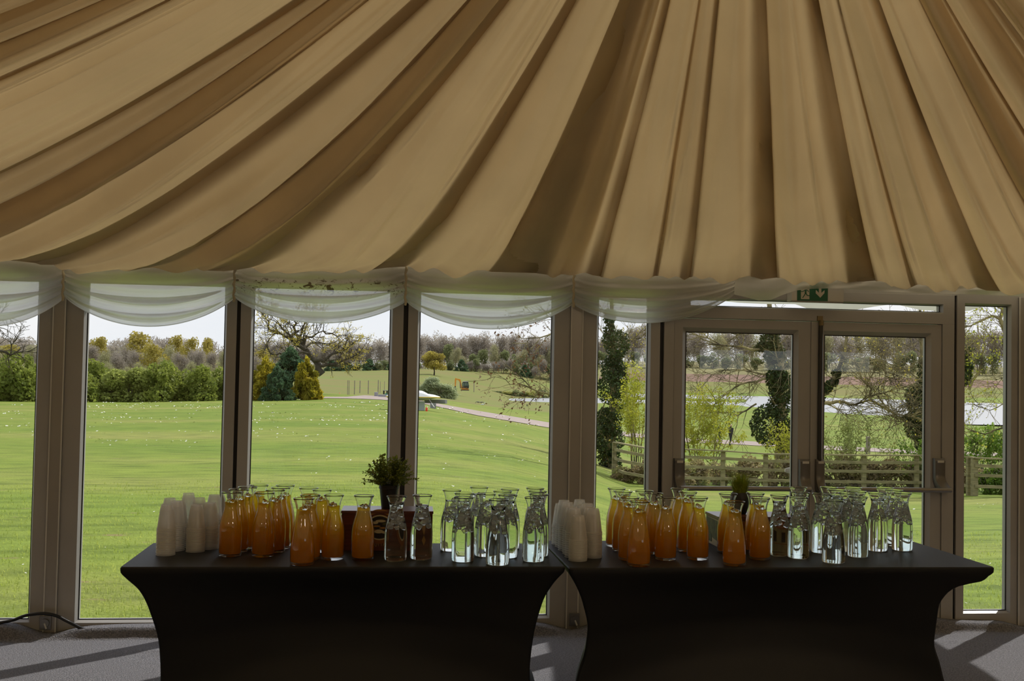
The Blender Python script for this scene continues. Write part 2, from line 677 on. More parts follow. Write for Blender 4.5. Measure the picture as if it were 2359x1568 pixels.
# the rest of the tented ceiling, round the other three sides of the marquee
x_l, x_r = nodes[0][0], nodes[-1][0]
XL, XR, YB = -10.5, 10.5, -8.4
per = []
for k in range(7):
    per.append((x_r + (XR - x_r) * k / 6, YE))
for k in range(1, 25):
    per.append((XR, YE + (YB - YE) * k / 24))
for k in range(1, 37):
    per.append((XR + (XL - XR) * k / 36, YB))
for k in range(1, 25):
    per.append((XL, YB + (YE - YB) * k / 24))
for k in range(1, 4):
    per.append((XL + (x_l - XL) * k / 3, YE))
rows = []
fold = 0
for i in range(len(per) - 1):
    sub = 4
    for j in range(sub):
        w = j / sub
        ex, ey = per[i][0] + (per[i + 1][0] - per[i][0]) * w, per[i][1] + (per[i + 1][1] - per[i][1]) * w
        fold += 1
        edge = min(1.0, min(fold, (len(per) - 1) * sub - fold) / 4)
        up = (0.05 if fold % 4 == 0 else -0.01) * edge
        dist = math.hypot(ex - APEX[0], ey - APEX[1])
        pw = min(2.6, 1.0 + dist * 0.12)
        zz = hem_z(x_r) + (hem_z(x_l) - hem_z(x_r)) * fold / ((len(per) - 1) * sub)
        rows.append([tuple(strand((ex, ey, zz), pw, t) + np.array([0, 0, up * t])) for t in T[::3]])
mb.grid(rows)
struct(mb.build('ceiling', m_lining, smooth=True), 'pleated ivory fabric ceiling gathered to one high point', 'ceiling')

# outer roof skin above the lining
mb = MB()
ridge = np.array([APEX[0], APEX[1] - 0.6, APEX[2] + 1.4])
cor = [(-10.7, 6.86, 2.36), (10.7, 6.86, 2.36), (10.7, -8.6, 2.36), (-10.7, -8.6, 2.36)]
mb.add([tuple(ridge)] + cor, [(0, 1, 2), (0, 2, 3), (0, 3, 4), (0, 4, 1)])
struct(mb.build('roof', m_roof), 'white marquee roof sheet above the fabric ceiling', 'roof')

# ---- the three other walls
mb = MB()
mb.box(-10.6, -10.5, -8.5, 6.7, -0.1, 2.36)
struct(mb.build('wall_left', m_wall), 'cream marquee wall', 'wall')
mb = MB()
mb.box(10.5, 10.6, -8.5, 6.7, -0.1, 2.36)
struct(mb.build('wall_right', m_wall), 'cream marquee wall', 'wall')
mb = MB()
edges_ = [-10.5] + [v for k in range(4) for v in (5.0 + 1.35 * k, 5.95 + 1.35 * k)] + [10.5]
for k in range(0, len(edges_), 2):
    mb.box(edges_[k], edges_[k + 1], -8.5, -8.4, -0.1, 2.36)
for k in range(1, len(edges_) - 1, 2):
    mb.box(edges_[k], edges_[k + 1], -8.5, -8.4, -0.1, 1.75)
    mb.box(edges_[k], edges_[k + 1], -8.5, -8.4, 2.3, 2.36)
struct(mb.build('wall_back', m_wall), 'cream marquee wall with window openings behind the viewer', 'wall')

# ---- glazed wall ----------------------------------------------------
YF, YG, YO = WALL, WALL + 0.035, WALL + 0.075       # face, glass, outer face
ZG0, ZG1 = 0.075, 2.035                              # glass bottom / top


def ring(mb, x0, x1, z0, z1, gx0, gx1, gz0, gz1, y0, y1, bead=0.012):
    """mitred frame with a sloping bead towards the glass"""
    o = [(x0, z0), (x1, z0), (x1, z1), (x0, z1)]
    i = [(gx0 - bead, gz0 - bead), (gx1 + bead, gz0 - bead), (gx1 + bead, gz1 + bead), (gx0 - bead, gz1 + bead)]
    g = [(gx0, gz0), (gx1, gz0), (gx1, gz1), (gx0, gz1)]
    vs = [(x, y0, z) for x, z in o] + [(x, y0, z) for x, z in i] + [(x, y0 + 0.026, z) for x, z in g] + [(x, y1, z) for x, z in g] + [(x, y1, z) for x, z in o]
    fs = []
    for k in range(4):
        k2 = (k + 1) % 4
        for a, b in ((0, 4), (4, 8), (8, 12), (12, 16), (16, 0)):
            fs.append((a + k, a + k2, b + k2, b + k))
    mb.add(vs, fs)


def pane_mb(gx0, gx1, gz0, gz1, y):
    mb = MB()
    mb.add([(gx0, y, gz0), (gx1, y, gz0), (gx1, y, gz1), (gx0, y, gz1)], [(0, 1, 2, 3)])
    return mb


def gasket(gx0, gx1, gz0, gz1, w=0.005):
    mb = MB()
    o = [(gx0 - .001, gz0 - .001), (gx1 + .001, gz0 - .001), (gx1 + .001, gz1 + .001), (gx0 - .001, gz1 + .001)]
    i = [(gx0 + w, gz0 + w), (gx1 - w, gz0 + w), (gx1 - w, gz1 - w), (gx0 + w, gz1 - w)]
    y = YG - 0.006
    vs = [(a, y, b) for a, b in o] + [(a, y, b) for a, b in i] + [(a, YG, b) for a, b in i]
    mb.add(vs, [(k, (k + 1) % 4, 4 + (k + 1) % 4, 4 + k) for k in range(4)] + [(4 + k, 4 + (k + 1) % 4, 8 + (k + 1) % 4, 8 + k) for k in range(4)])
    return mb


def window(n, x0, x1, gx0, gx1, gz0, gz1, label):
    mb = MB()
    ring(mb, x0, x1, 0.0, 2.10, gx0, gx1, gz0, gz1, YF, YO)
    w = struct(mb.build('window_%d' % n, m_frame), label, 'window')
    pane_mb(gx0, gx1, gz0, gz1, YG).build('pane', m_pane, w)
    gasket(gx0, gx1, gz0, gz1).build('gasket', m_black, w)
    return w


xl = X(80)
window(1, xl - 1.0, X(118), xl - 0.88, xl, ZG0 + .005, ZG1, 'tall window cut off by the left side of the view')
window(2, X(147.5), X(541), X(193), X(513), ZG0, ZG1, 'tall window with the hedge behind, beside the left post')
window(3, X(550), X(926), X(579), X(896), ZG0 + .005, ZG1, 'tall window with the dark conifers and the old oak behind')
window(4, X(937), X(1312), X(964), X(1270.5), ZG0 + .01, ZG1, 'tall window with the digger and white boat behind')
window(5, X(1340), X(1519), X(1377), X(1493), ZG0 + .015, ZG1, 'narrow tall window between the middle post and the double door')
window(6, X(2204), X(2345), X(2226), X(2325.5), 0.098, 2.04, 'narrow tall window beyond the double door')
xr_ = X(2376)
window(7, xr_, xr_ + 1.0, xr_ + .06, xr_ + .95, 0.1, 2.04, 'tall window beyond the right post')
xl2 = xl - 1.0
window(8, xl2 - 1.03, xl2 - .02, xl2 - .95, xl2 - .1, ZG0, ZG1, 'tall window further along the left')


def post(n, px0, px1, label):
    mb = MB()
    a, b = X(px0), X(px1)
    mb.box(a, b, YF - 0.012, YO + 0.03, 0, 2.10)
    p = struct(mb.build('trim_%d' % n, m_alu, bevel=0.004), label, 'post')
    mb = MB()
    for c in (a, b):
        mb.box(c - 0.0035, c + 0.0035, YF - 0.017, YF - 0.008, 0.0, 2.10)
    mb.build('flange', m_white, p)
    return p


post(1, 119, 146.5, 'aluminium marquee post at the left between two window frames')
post(2, 1313, 1339, 'aluminium marquee post in the middle behind the gap of the tables')
post(3, 2346, 2375, 'aluminium marquee post at the right edge of the view')
for n, (a, b) in enumerate(((541, 550), (926, 937), (1519, 1528), (2197, 2204))):
    mb = MB()
    mb.box(X(a), X(b), YF + 0.018, YO, 0, 2.10)
    struct(mb.build('trim_%d' % (4 + n), m_black),
           ['black joint left of the conifer window', 'black joint behind the leafy plant', 'black joint left of the double door', 'black joint right of the double door'][n], 'joint')
mb = MB()
mb.box(X(1690), 10.6, YF + 0.002, YO + 0.06, 2.10, 2.40)
mb.box(-10.6, X(1690), 6.558, YO + 0.06, 2.033, 2.40)
struct(mb.build('trim_8', m_frame), 'eaves beam above the windows', 'beam')
mb = MB()
mb.box(-10.6, 10.6, YF - 0.005, YO + 0.15, -0.12, 0.0)
struct(mb.build('baseboard_front', m_dark), 'dark base rail under the windows', 'baseboard')
mb = MB()
mb.box(-10.6, xl2 - 1.03, YF, YO, 0, 2.1)
mb.box(xr_ + 1.0, 10.6, YF, YO, 0, 2.1)
struct(mb.build('wall_front', m_wall), 'cream wall beyond the windows', 'wall')


def bracket(px, py, label):
    c = on_y(px, py, YF)
    x, z = float(c[0]), float(c[2])
    y = YF - 0.018
    mb = MB()
    mb.box(x - 0.032, x + 0.032, y - 0.008, y, 0.03, z + 0.04)
    o = tag(mb.build('post_bracket', m_grey, bevel=0.004), label, 'bracket', 'post brackets at the carpet')
    mb = MB()
    mb.tube([(x, y - 0.008, z), (x, y - 0.02, z)], 0.024, 16)
    mb.build('bolt_head', m_grey, o)
    mb = MB()
    mb.tube([(x, y - 0.021, z), (x + 0.012, y - 0.026, z - 0.03)], 0.005, 8)
    mb.build('pin', m_white, o)


bracket(107, 1432, 'grey metal bracket at the foot of the left post')
bracket(1322, 1425, 'grey metal bracket at the foot of the middle post')

# ---- double door ----------------------------------------------------
xa, xb = X(1528), X(2197)
zt1 = Z(1900, 711)                                   # transom glass
zt0 = Z(1900, 711)
ztb, ztt = Z(1700, 706), Z(1700, 690)
zlt = Z(1850, 740)                                   # top of the leaves
jl, jr = X(1551), X(2170)
mb = MB()
tgx0, tgx1 = X(1590), X(2169)
ring(mb, xa, xb, zlt + 0.004, 2.10, tgx0, tgx1, ztb, ztt, YF - .006, YO, bead=0.006)
mb.box(xa, jl, YF - .006, YO, 0.0, zlt + 0.004)
mb.box(jr, xb, YF - .006, YO, 0.0, zlt + 0.004)
mb.box(jl, jr, YF, YO, 0.0, 0.018)
fr = struct(mb.build('door_1', m_frame, bevel=0.002), 'fixed frame and transom light of the double door', 'door frame')
pane_mb(tgx0, tgx1, ztb, ztt, YG).build('pane', m_pane, fr)
gasket(tgx0, tgx1, ztb, ztt, .004).build('gasket', m_black, fr)
c = on_y(1889, 735, YF - .01)
mb = MB()
mb.box(c[0] - .018, c[0] + .018, YF - .014, YF - .006, c[2] - .012, c[2] + .02)
mb.tube([(c[0] + .004, YF - .02, c[2] - .008), (c[0] + .004, YF - .02, c[2] - .04)], .016, 10)
mb.build('strike_plate', P('tarnished_brass', (.22, .17, .09), .45, metal=.7), fr)

xm = X(1867.5)
zgb, zgt = 0.14, Z(1700, 766)


def leaf(n, x0, x1, gx0, gx1, label):
    mb = MB()
    ring(mb, x0, x1, 0.022, zlt, gx0, gx1, zgb, zgt, YF + 0.004, YO - 0.01, bead=0.026)
    d = struct(mb.build('door_%d' % n, m_frame), label, 'door')
    pane_mb(gx0, gx1, zgb, zgt, YG).build('pane', m_pane, d)
    gasket(gx0, gx1, zgb, zgt).build('gasket', m_black, d)
    return d


dl = leaf(2, jl + .003, xm - .002, X(1581), X(1830), 'glazed door leaf with the outside white handle')
mrx = X(1896)
dr = leaf(3, mrx, jr - .003, X(1902), X(2136.5), 'glazed door leaf with the dark vertical bolt rod')
mb = MB()
mb.box(xm - 0.001, mrx - .0005, YF - 0.004, YO - 0.01, 0.022, zlt)
mb.build('meeting_stile', m_frame, dr)
rx = X(1887)
mb = MB()
mb.tube([(rx, YF - .016, 0.06), (rx, YF - .016, Z(1889, 745))], 0.0135, 12)
mb.build('bolt_rod', m_dark, dr)


def latch(px0, px1, py0, py1, toe, parent):
    """push-bar end case: a rounded box whose foot sweeps out to the bar"""
    a, b = X(px0), X(px1)
    z1, z0 = Z((px0 + px1) / 2, py0), Z((px0 + px1) / 2, py1)
    w = b - a
    prof = []
    for k in range(13):
        s = k / 12
        z = z1 + (z0 - z1) * s
        push = 0.035 + 0.065 * max(0, (s - 0.55) / 0.45) ** 2
        if s < .08:
            push *= 0.55 + 5.6 * s
        prof.append((z, push, toe * w * 0.6 * max(0, (s - .6) / .4) ** 2))
    mb = MB()
    rows_ = []
    for z, push, sh in prof:
        rows_.append([(a + sh, YF, z), (a + sh + .002, YF - push * .85, z), (a + sh + w * .2, YF - push, z), (b + sh - w * .2, YF - push, z), (b + sh - .002, YF - push * .85, z), (b + sh, YF, z)])
    mb.grid(rows_)
    mb.add(rows_[0], [tuple(range(6))])
    mb.add(rows_[-1], [tuple(range(5, -1, -1))])
    o = mb.build('latch_case', m_case, parent, smooth='auto')
    mb = MB()
    mb.box(a + w * .2, b - w * .2, YF - .039, YF - .034, z1 - .026, z1 - .012)
    mb.build('maker_plate', m_white, o)
    return o


m_case = P('case_enamel', (0.17, 0.165, 0.16), 0.32, metal=0.35)
zb = Z(1720, 1122)
latch(1554, 1577, 1055, 1124, 0.2, dl)
latch(1841, 1865, 1057, 1130, 0.1, dl)
latch(1878, 1898, 1057, 1130, 0.1, dr)
latch(2150, 2174, 1055, 1125, 0.5, dr)
for d, pa, pb, in ((dl, 1562, 1858), (dr, 1888, 2176)):
    mb = MB()
    x0, x1 = X(pa), X(pb)
    y = YF - .09
    rows_ = []
    for x in (x0, x1):
        rows_.append([(x, y + .014 * math.cos(q), zb + .015 * math.sin(q)) for q in np.linspace(0, 2 * math.pi, 13)])
    mb.grid(rows_)
    mb.add(rows_[0][:-1], [tuple(range(12))])
    mb.add(rows_[1][:-1], [tuple(range(12))])
    mb.build('push_bar', P('push_bar_enamel', (0.30, 0.29, 0.285), 0.28, metal=0.5), d, smooth='auto')
# outside lever seen through the glass
c = on_y(1816, 1083, YO + .05)
mb = MB()
hx, hz = float(c[0]), float(c[2])
rows_ = []
for s in np.linspace(0, 1, 9):
    rr = .021 * math.sin(math.pi * min(1, .12 + s * .62)) ** .6 * (1 if s < .8 else .75)
    rows_.append([(hx - .022 + s * .075, YO + .05 + .55 * rr * math.cos(q), hz + rr * math.sin(q)) for q in np.linspace(0, 2 * math.pi, 13)])
mb.grid(rows_)
mb.add(rows_[0][:-1], [tuple(range(12))])
mb.box(hx + .045, hx + .07, YO - .01, YO + .05, hz - .012, hz + .012)
mb.build('outer_handle', P('white_enamel', (.8, .8, .8), .25), dl, smooth='auto')

# ---- fire exit sign ---------------------------------------------------
m_green = P('sign_green', (0.012, 0.12, 0.055), 0.4)
m_sign = P('sign_white', (0.60, 0.56, 0.48), 0.5)
SY = YF - 0.085
s0, s1 = X(1821, SY), X(1942, SY)
sz0, sz1 = Z(1880, 694, SY), Z(1880, 640, SY)
ex = thing('exit_sign', 'green fire exit sign with running figure and down arrow above the door', 'sign', ((s0 + s1) / 2, SY, sz0))
ox = (s0 + s1) / 2


def rel(mb):
    mb.v = [(x - ox, y - SY, z - sz0) for x, y, z in mb.v]
    return mb


mb = MB()
mb.box(s0, s1, SY, YF - .004, sz0, sz1)
rel(mb).build('housing', m_white, ex, bevel=.005)
mb = MB()
mb.box(s0 + .004, s1 - .004, SY - .003, SY + .03, sz0 - .007, sz0)
rel(mb).build('lens_rim', m_grey, ex)


def spx(px, py):
    c = on_y(px, py, SY - .003)
    return float(c[0]), float(c[2])


def plate(name, poly, mat, lift):
    mb = MB()
    pts = [spx(*q) for q in poly]
    mb.prism(pts, lambda q: (q[0], SY - lift, q[1]), lambda q: (q[0], SY - .0004, q[1]))
    return rel(mb).build(name, mat, ex)


plate('green_panel', [(1836.5, 692), (1907, 693.5), (1907.5, 652), (1837, 650)], m_green, .003)
plate('arrow', [(1889.5, 685.5), (1879, 675), (1879.5, 667.5), (1886.5, 674.5), (1886.5, 655), (1892, 655), (1892, 674.5), (1899.5, 668), (1899, 675)], m_sign, .0045)
plate('doorway_symbol', [(1845.2, 688.5), (1864.5, 689), (1864.2, 652), (1845, 652)], m_sign, .0042)
# the figure: trunk, arms, legs, head as one flat cut-out
fig = MB()


def limb(a, b, w):
    (x0, z0), (x1, z1) = spx(*a), spx(*b)
    w = w / FPX * SY
    dx, dz = x1 - x0, z1 - z0
    L = math.hypot(dx, dz)
    nx, nz = -dz / L * w / 2, dx / L * w / 2
    poly = [(x0 + nx, z0 + nz), (x1 + nx, z1 + nz), (x1 - nx, z1 - nz), (x0 - nx, z0 - nz)]
    fig.prism(poly, lambda q: (q[0], SY - .0058, q[1]), lambda q: (q[0], SY - .0006, q[1]))


for a, b, w in (((1856, 667), (1855.5, 675.5), 4.2), ((1855, 668), (1848.5, 671.5), 1.7), ((1849, 671.5), (1845, 671), 1.7), ((1857, 667.2), (1861, 669), 1.7),
                ((1861, 668.6), (1862.5, 672.5), 1.7), ((1856, 674.5), (1852, 681), 2.2), ((1852, 681), (1848.5, 686), 2.0), ((1856.5, 675), (1859, 680), 2.2), ((1859, 680), (1865.5, 681), 2.0)):
    limb(a, b, w)
hx_, hz_ = spx(1858.5, 661.8)
fig.prism([(hx_ + .0062 * math.cos(q), hz_ + .0062 * math.sin(q)) for q in np.linspace(0, 2 * math.pi, 13)[:-1]], lambda q: (q[0], SY - .0058, q[1]), lambda q: (q[0], SY - .0006, q[1]))
rel(fig).build('running_figure', m_green, ex)

# ---- draped swags along the window heads ------------------------------
ties = [-255, 140, 534, 929, 1316, 1690]
lows = [752, 751, 743, 757, 742]
tie_py = [668, 681, 684, 692, 697, 676]
SWY = 6.535
names_ = ['white draped swag at the left edge, cut off by the view', 'white draped swag over the hedge window', 'white draped swag with mould stains over the conifer window',
          'white draped swag over the digger window', 'white draped swag over the narrow window, reaching the door']
m_tie = P('cord_cream', (.5, .44, .32), .8)


def swag(i):
    x0, x1 = X(ties[i], SWY), X(ties[i + 1], SWY)
    zb0, zb1 = Z(ties[i], tie_py[i], SWY), Z(ties[i + 1], tie_py[i + 1], SWY)
    cpx = (ties[i] + ties[i + 1]) / 2
    zc = Z(cpx, lows[i], SWY)
    ztop0, ztop1 = hem_z(x0) + 0.03, hem_z(x1) + 0.03
    sd = rng.uniform(0, 9)
    nu, nv = 56, 60
    rows_ = []
    last = i == 4
    for a in range(nu + 1):
        u = a / nu
        row = []
        for b in range(nv + 1):
            v = b / nv
            zt = ztop0 + (ztop1 - ztop0) * u
            ze = zb0 + (zb1 - zb0) * u
            par = 4 * u * (1 - u)
            par = par ** 0.85
            sag_end = (zb0 + zb1) / 2 - zc
            z = zt + (ze - zt) * v - sag_end * par * v ** 1.25
            # crescent folds that run from tie to tie, crowding towards the lower edge
            ph = v ** 1.6 * 4.1
            fold_ = (math.sin(2 * math.pi * ph + 0.8 * math.sin(3 * u + sd)) * 0.5 + 0.25 * math.sin(4 * math.pi * ph + 2 + sd)) * 0.028 * min(1, v * 1.7)
            fold_ *= 0.35 + 0.65 * par
            belly = -0.045 * par * math.sin(math.pi * min(1, v * 1.05)) ** 0.8
            # fan of soft creases below the middle of the head
            fan = 0.010 * math.sin((u - .5) / (0.05 + .16 * v) * 2.2 + sd * .2) * math.exp(-((u - .5) / (.12 + .25 * v)) ** 2) * math.sin(math.pi * min(1, v * 1.25))
            # gathers at the ties
            g = math.exp(-(min(u, 1 - u) / .05) ** 2)
            gat = 0.010 * math.sin(v * 40 + sd) * g
            n3 = 0.006 * mnoise.noise(Vector((u * 9 + i * 7, v * 7, sd)))
            row.append((x0 + (x1 - x0) * u + 0.004 * math.sin(v * 33) * g, SWY + belly + fold_ + fan + gat + n3, z))
        # rolled hem
        x, y, z = row[-1]
        row.append((x, y + 0.006, z - 0.003))
        row.append((x, y + 0.012, z + 0.004))
        rows_.append(row)
    mb = MB()
    mb.grid(rows_)
    # doubled cloth inside the two lowest crescents
    for v0, v1 in ((.60, .72), (.84, .955)):
        i0, i1 = int(v0 * nv), int(v1 * nv)
        rr_ = []
        for a in range(4, nu - 3):
            u = a / nu
            tp_ = math.sin(math.pi * (a - 4) / (nu - 8)) ** .5
            mid = (i0 + i1) / 2
            row = []
            for k in range(6):
                f = mid + (k / 5 - .5) * (i1 - i0) * tp_
                b0 = int(f)
                w = f - b0
                p, q = rows_[a][b0], rows_[a][b0 + 1]
                row.append((p[0] + (q[0] - p[0]) * w, p[1] + (q[1] - p[1]) * w + .005, p[2] + (q[2] - p[2]) * w))
            rr_.append(row)
        mb.grid(rr_)
    o = tag(mb.build('swag_valance', m_swag2 if i == 2 else m_swag, smooth=True), names_[i], 'valance', 'draped swags along the window heads')
    mb = MB()
    k0 = 0 if i == 0 else 0
    mb.tube([(x0 + .004 * math.sin(k * 2.2), SWY - .022, ztop0 - .03 + (zb0 - ztop0 + .0) * k / 10) for k in range(11)], [.006 + .003 * (k % 2) for k in range(11)], 8)
    mb.build('gathering_cord', m_tie, o)
    return o


def stained(name):
    m = clothmat(name, (0.80, 0.78, 0.72), (0.97, 0.97, 0.96), 0.84, clear=0.19, bump=0.3, bscale=70)
    nt = m.node_tree
    t = [n for n in nt.nodes if n.type == 'TEX_COORD'][0]
    mm = nt.nodes.new('ShaderNodeMapping')
    mm.inputs['Scale'].default_value = (1, 1, 1.6)
    nt.links.new(t.outputs['Object'], mm.inputs[0])
    n = nt.nodes.new('ShaderNodeTexNoise')
    n.inputs['Scale'].default_value = 17
    n.inputs['Detail'].default_value = 6
    n.inputs['Roughness'].default_value = .7
    n.inputs['Distortion'].default_value = 1.4
    nt.links.new(mm.outputs[0], n.inputs['Vector'])
    sx = nt.nodes.new('ShaderNodeSeparateXYZ')
    nt.links.new(t.outputs['Object'], sx.inputs[0])
    hgt = nt.nodes.new('ShaderNodeMapRange')
    hgt.inputs[1].default_value = 1.97
    hgt.inputs[2].default_value = 2.09
    nt.links.new(sx.outputs['Z'], hgt.inputs[0])
    rr = ramp(nt, [(.0, (0, 0, 0)), (.35, (1, 1, 1)), (.75, (1, 1, 1)), (1.0, (0, 0, 0))])
    nt.links.new(hgt.outputs[0], rr.inputs[0])
    r = ramp(nt, [(.565, (0, 0, 0)), (.60, (1, 1, 1))])
    nt.links.new(n.outputs['Fac'], r.inputs[0])
    mu = nt.nodes.new('ShaderNodeMath')
    mu.operation = 'MULTIPLY'
    nt.links.new(r.outputs[0], mu.inputs[0])
    nt.links.new(rr.outputs[0], mu.inputs[1])
    for b in [n for n in nt.nodes if n.type in ('BSDF_DIFFUSE', 'BSDF_TRANSLUCENT')]:
        src = b.inputs['Color'].links[0].from_socket
        mxn = nt.nodes.new('ShaderNodeMix')
        mxn.data_type = 'RGBA'
        nt.links.new(mu.outputs[0], mxn.inputs['Factor'])
        nt.links.new(src, mxn.inputs['A'])
        mxn.inputs['B'].default_value = (.13, .08, .035, 1)
        nt.links.new(mxn.outputs['Result'], b.inputs['Color'])
    return m


m_swag2 = stained('swag_cloth_mouldy')
for i in range(5):
    swag(i)
# flatter gathered strip over the door
low = [(1688, 678), (1715, 684), (1745, 692), (1775, 690), (1800, 679), (1830, 669), (1866, 665), (1905, 664), (1945, 665), (1990, 668), (2060, 672), (2150, 676), (2250, 678), (2345, 682), (2480, 688)]
rows_ = []
for px in np.linspace(1688, 2480, 110):
    py = np.interp(px, [a for a, b in low], [b for a, b in low])
    yy = SWY - .035
    x, z0 = X(px, yy), Z(px, py, yy)
    zt = hem_z(x) + .03
    rows_.append([(x, yy + .012 * math.sin(px * .05 + 3 * w) * math.sin(math.pi * w) + .008 * mnoise.noise(Vector((px * .02, w * 4, 2))), zt + (z0 - zt) * w) for w in np.linspace(0, 1, 14)])
mb = MB()
mb.grid(rows_)
tag(mb.build('gathered_valance', m_swag, smooth=True), 'low gathered strip of cream cloth over the double door and exit sign', 'valance')

# ---- black cable that rises over the left post's foot ------------------
pts = [(-60, 1446), (0, 1434), (30, 1428), (60, 1417), (100, 1412.5), (130, 1418), (150, 1428), (166, 1436), (185, 1446), (215, 1455)]
mb = MB()
cp = [on_y(a, b, YF - .05 - .03 * (k > 7)) for k, (a, b) in enumerate(pts)]
fine = []
for k in range(len(cp) - 1):
    p0, p1, p2, p3 = cp[max(k - 1, 0)], cp[k], cp[k + 1], cp[min(k + 2, len(cp) - 1)]
    for s in np.linspace(0, 1, 6)[:-1]:
        fine.append(0.5 * ((2 * p1) + (-p0 + p2) * s + (2 * p0 - 5 * p1 + 4 * p2 - p3) * s * s + (-p0 + 3 * p1 - 3 * p2 + p3) * s ** 3))
mb.tube(fine, 0.009, 10)
tag(mb.build('power_cable', P('black_rubber', (.015, .016, .02), .4), smooth=True), 'black cable arching over the foot of the left post by the carpet', 'cable')
# ================================================================== TABLES AND WHAT STANDS ON THEM
TZ = 0.74
m_spandex = P('black_spandex', (0.007, 0.0085, 0.013), 0.55, spec=0.5, sheen=0.0, bump=0.05, bscale=400)
m_spandex_under = m_spandex


def pchip(x, xs, ys):
    """smooth monotone interpolation"""
    n = len(xs)
    if x <= xs[0]:
        return ys[0]
    if x >= xs[-1]:
        return ys[-1]
    d = [(ys[i + 1] - ys[i]) / (xs[i + 1] - xs[i]) for i in range(n - 1)]
    m = [d[0]] + [0 if d[i - 1] * d[i] <= 0 else 2 * d[i - 1] * d[i] / (d[i - 1] + d[i]) for i in range(1, n - 1)] + [d[-1]]
    i = max(k for k in range(n - 1) if xs[k] <= x)
    h = xs[i + 1] - xs[i]
    t = (x - xs[i]) / h
    return ys[i] * (1 + 2 * t) * (1 - t) ** 2 + m[i] * h * t * (1 - t) ** 2 + ys[i + 1] * t * t * (3 - 2 * t) + m[i + 1] * h * t * t * (t - 1)


def table(fl, ang, L, W, endL, endR, label, back=0.0):
    """stretch cover: top, then sides pulled in between the feet"""
    ca, sa = math.cos(ang), math.sin(ang)
    loc = (fl[0], fl[1], 0)
    t = thing('trestle_table', label, 'table', loc, ang, 'black covered trestle tables')
    # perimeter of the top with rounded corners, as (u, v, which-end weight)
    per = []
    r = 0.016

    def edge(a, b, n):
        for k in range(n):
            w = k / n
            per.append((a[0] + (b[0] - a[0]) * w, a[1] + (b[1] - a[1]) * w))

    def arc(cx, cy_, a0, n=5):
        for k in range(n):
            q = math.radians(a0 + 90 * k / n)
            per.append((cx + r * math.cos(q), cy_ + r * math.sin(q)))
    edge((r, 0), (L - r, 0), 40)
    arc(L - r, r, -90)
    edge((L, r), (L, W - r), 18)
    arc(L - r, W - r, 0)
    edge((L - r, W), (r, W), 40)
    arc(r, W - r, 90)
    edge((0, W - r), (0, r), 18)
    arc(r, r, 180)
    zs = [0.74, 0.7395, 0.735, 0.727, 0.716, 0.708, 0.70, 0.692, 0.684, 0.675, 0.665, 0.653, 0.64, 0.625, 0.61, 0.59, 0.57, 0.545, 0.52, 0.49, 0.46, 0.43, 0.40, 0.365, 0.33, 0.295, 0.26, 0.22, 0.18, 0.14, 0.10, 0.05, 0.0]
    eL = lambda z: pchip(z, [a for a, b in endL][::-1], [b for a, b in endL][::-1])
    eR = lambda z: pchip(z, [a for a, b in endR][::-1], [b for a, b in endR][::-1])
    eF = lambda z: float(np.interp(z, [0, .2, .4, .6, .69, .72, .735, .74], [.05, .075, .07, .035, .008, .0, .001, .006]))
    rows_ = []
    for z in zs:
        row = []
        for u, v in per:
            su, sv = u / L, v / W
            a, b, f = eL(z), eR(z), eF(z)
            a += back * sv * min(1.0, max(0.0, (0.715 - z) / 0.12)) ** 1.3
            uu = a + (L - a - b) * su
            vv = f + (W - 2 * f) * sv
            # sides hollow between the feet
            hol = math.sin(math.pi * min(1, max(0, (0.72 - z) / 0.72)) ** 0.8)
            on_long = (sv < 0.02 or sv > 0.98)
            vv += (1 if sv < .5 else -1) * 0.05 * hol * math.sin(math.pi * su) ** 2 * (1 if on_long else 0)
            on_end = (su < 0.01 or su > 0.99)
            uu += (1 if su < .5 else -1) * 0.07 * hol * math.sin(math.pi * sv) ** 2 * (1 if on_end else 0)
            # arched lower edge
            arch = 0.22 * (math.sin(math.pi * su) ** 0.6 if on_long else (math.sin(math.pi * sv) ** 0.6 if on_end else 0))
            zz = z if z > 0.69 else arch + (0.69 - arch) * z / 0.69
            row.append((uu, vv, zz))
        row.append(row[0])
        rows_.append(row)
    mb = MB()
    mb.grid(rows_)
    # top sheet as an inner grid
    top = rows_[0][:-1]
    c = [(L * .5 + (p[0] - L * .5) * .93, W * .5 + (p[1] - W * .5) * .85, TZ) for p in top]
    n = len(top)
    mb.add(top + c, [(i, (i + 1) % n, n + (i + 1) % n, n + i) for i in range(n)])
    mb.add(c, [tuple(range(n))])
    cover = mb.build('stretch_cover', m_spandex, t, smooth='auto')
    for cu, cv in ((eL(0.0), eF(0)), (L - eR(0.0), eF(0)), (L - eR(0.0), W - eF(0)), (eL(0.0), W - eF(0))):
        mb = MB()
        su = 1 if cu < L / 2 else -1
        sv = 1 if cv < W / 2 else -1
        mb.lathe([(0, 0.0), (.03, 0.0), (.033, .01), (.024, .035), (0, .045)], 14, at=(cu + su * .03, cv + sv * .03, 0.012))
        mb.build('foot_pocket', m_spandex, t, smooth=True)
    return t


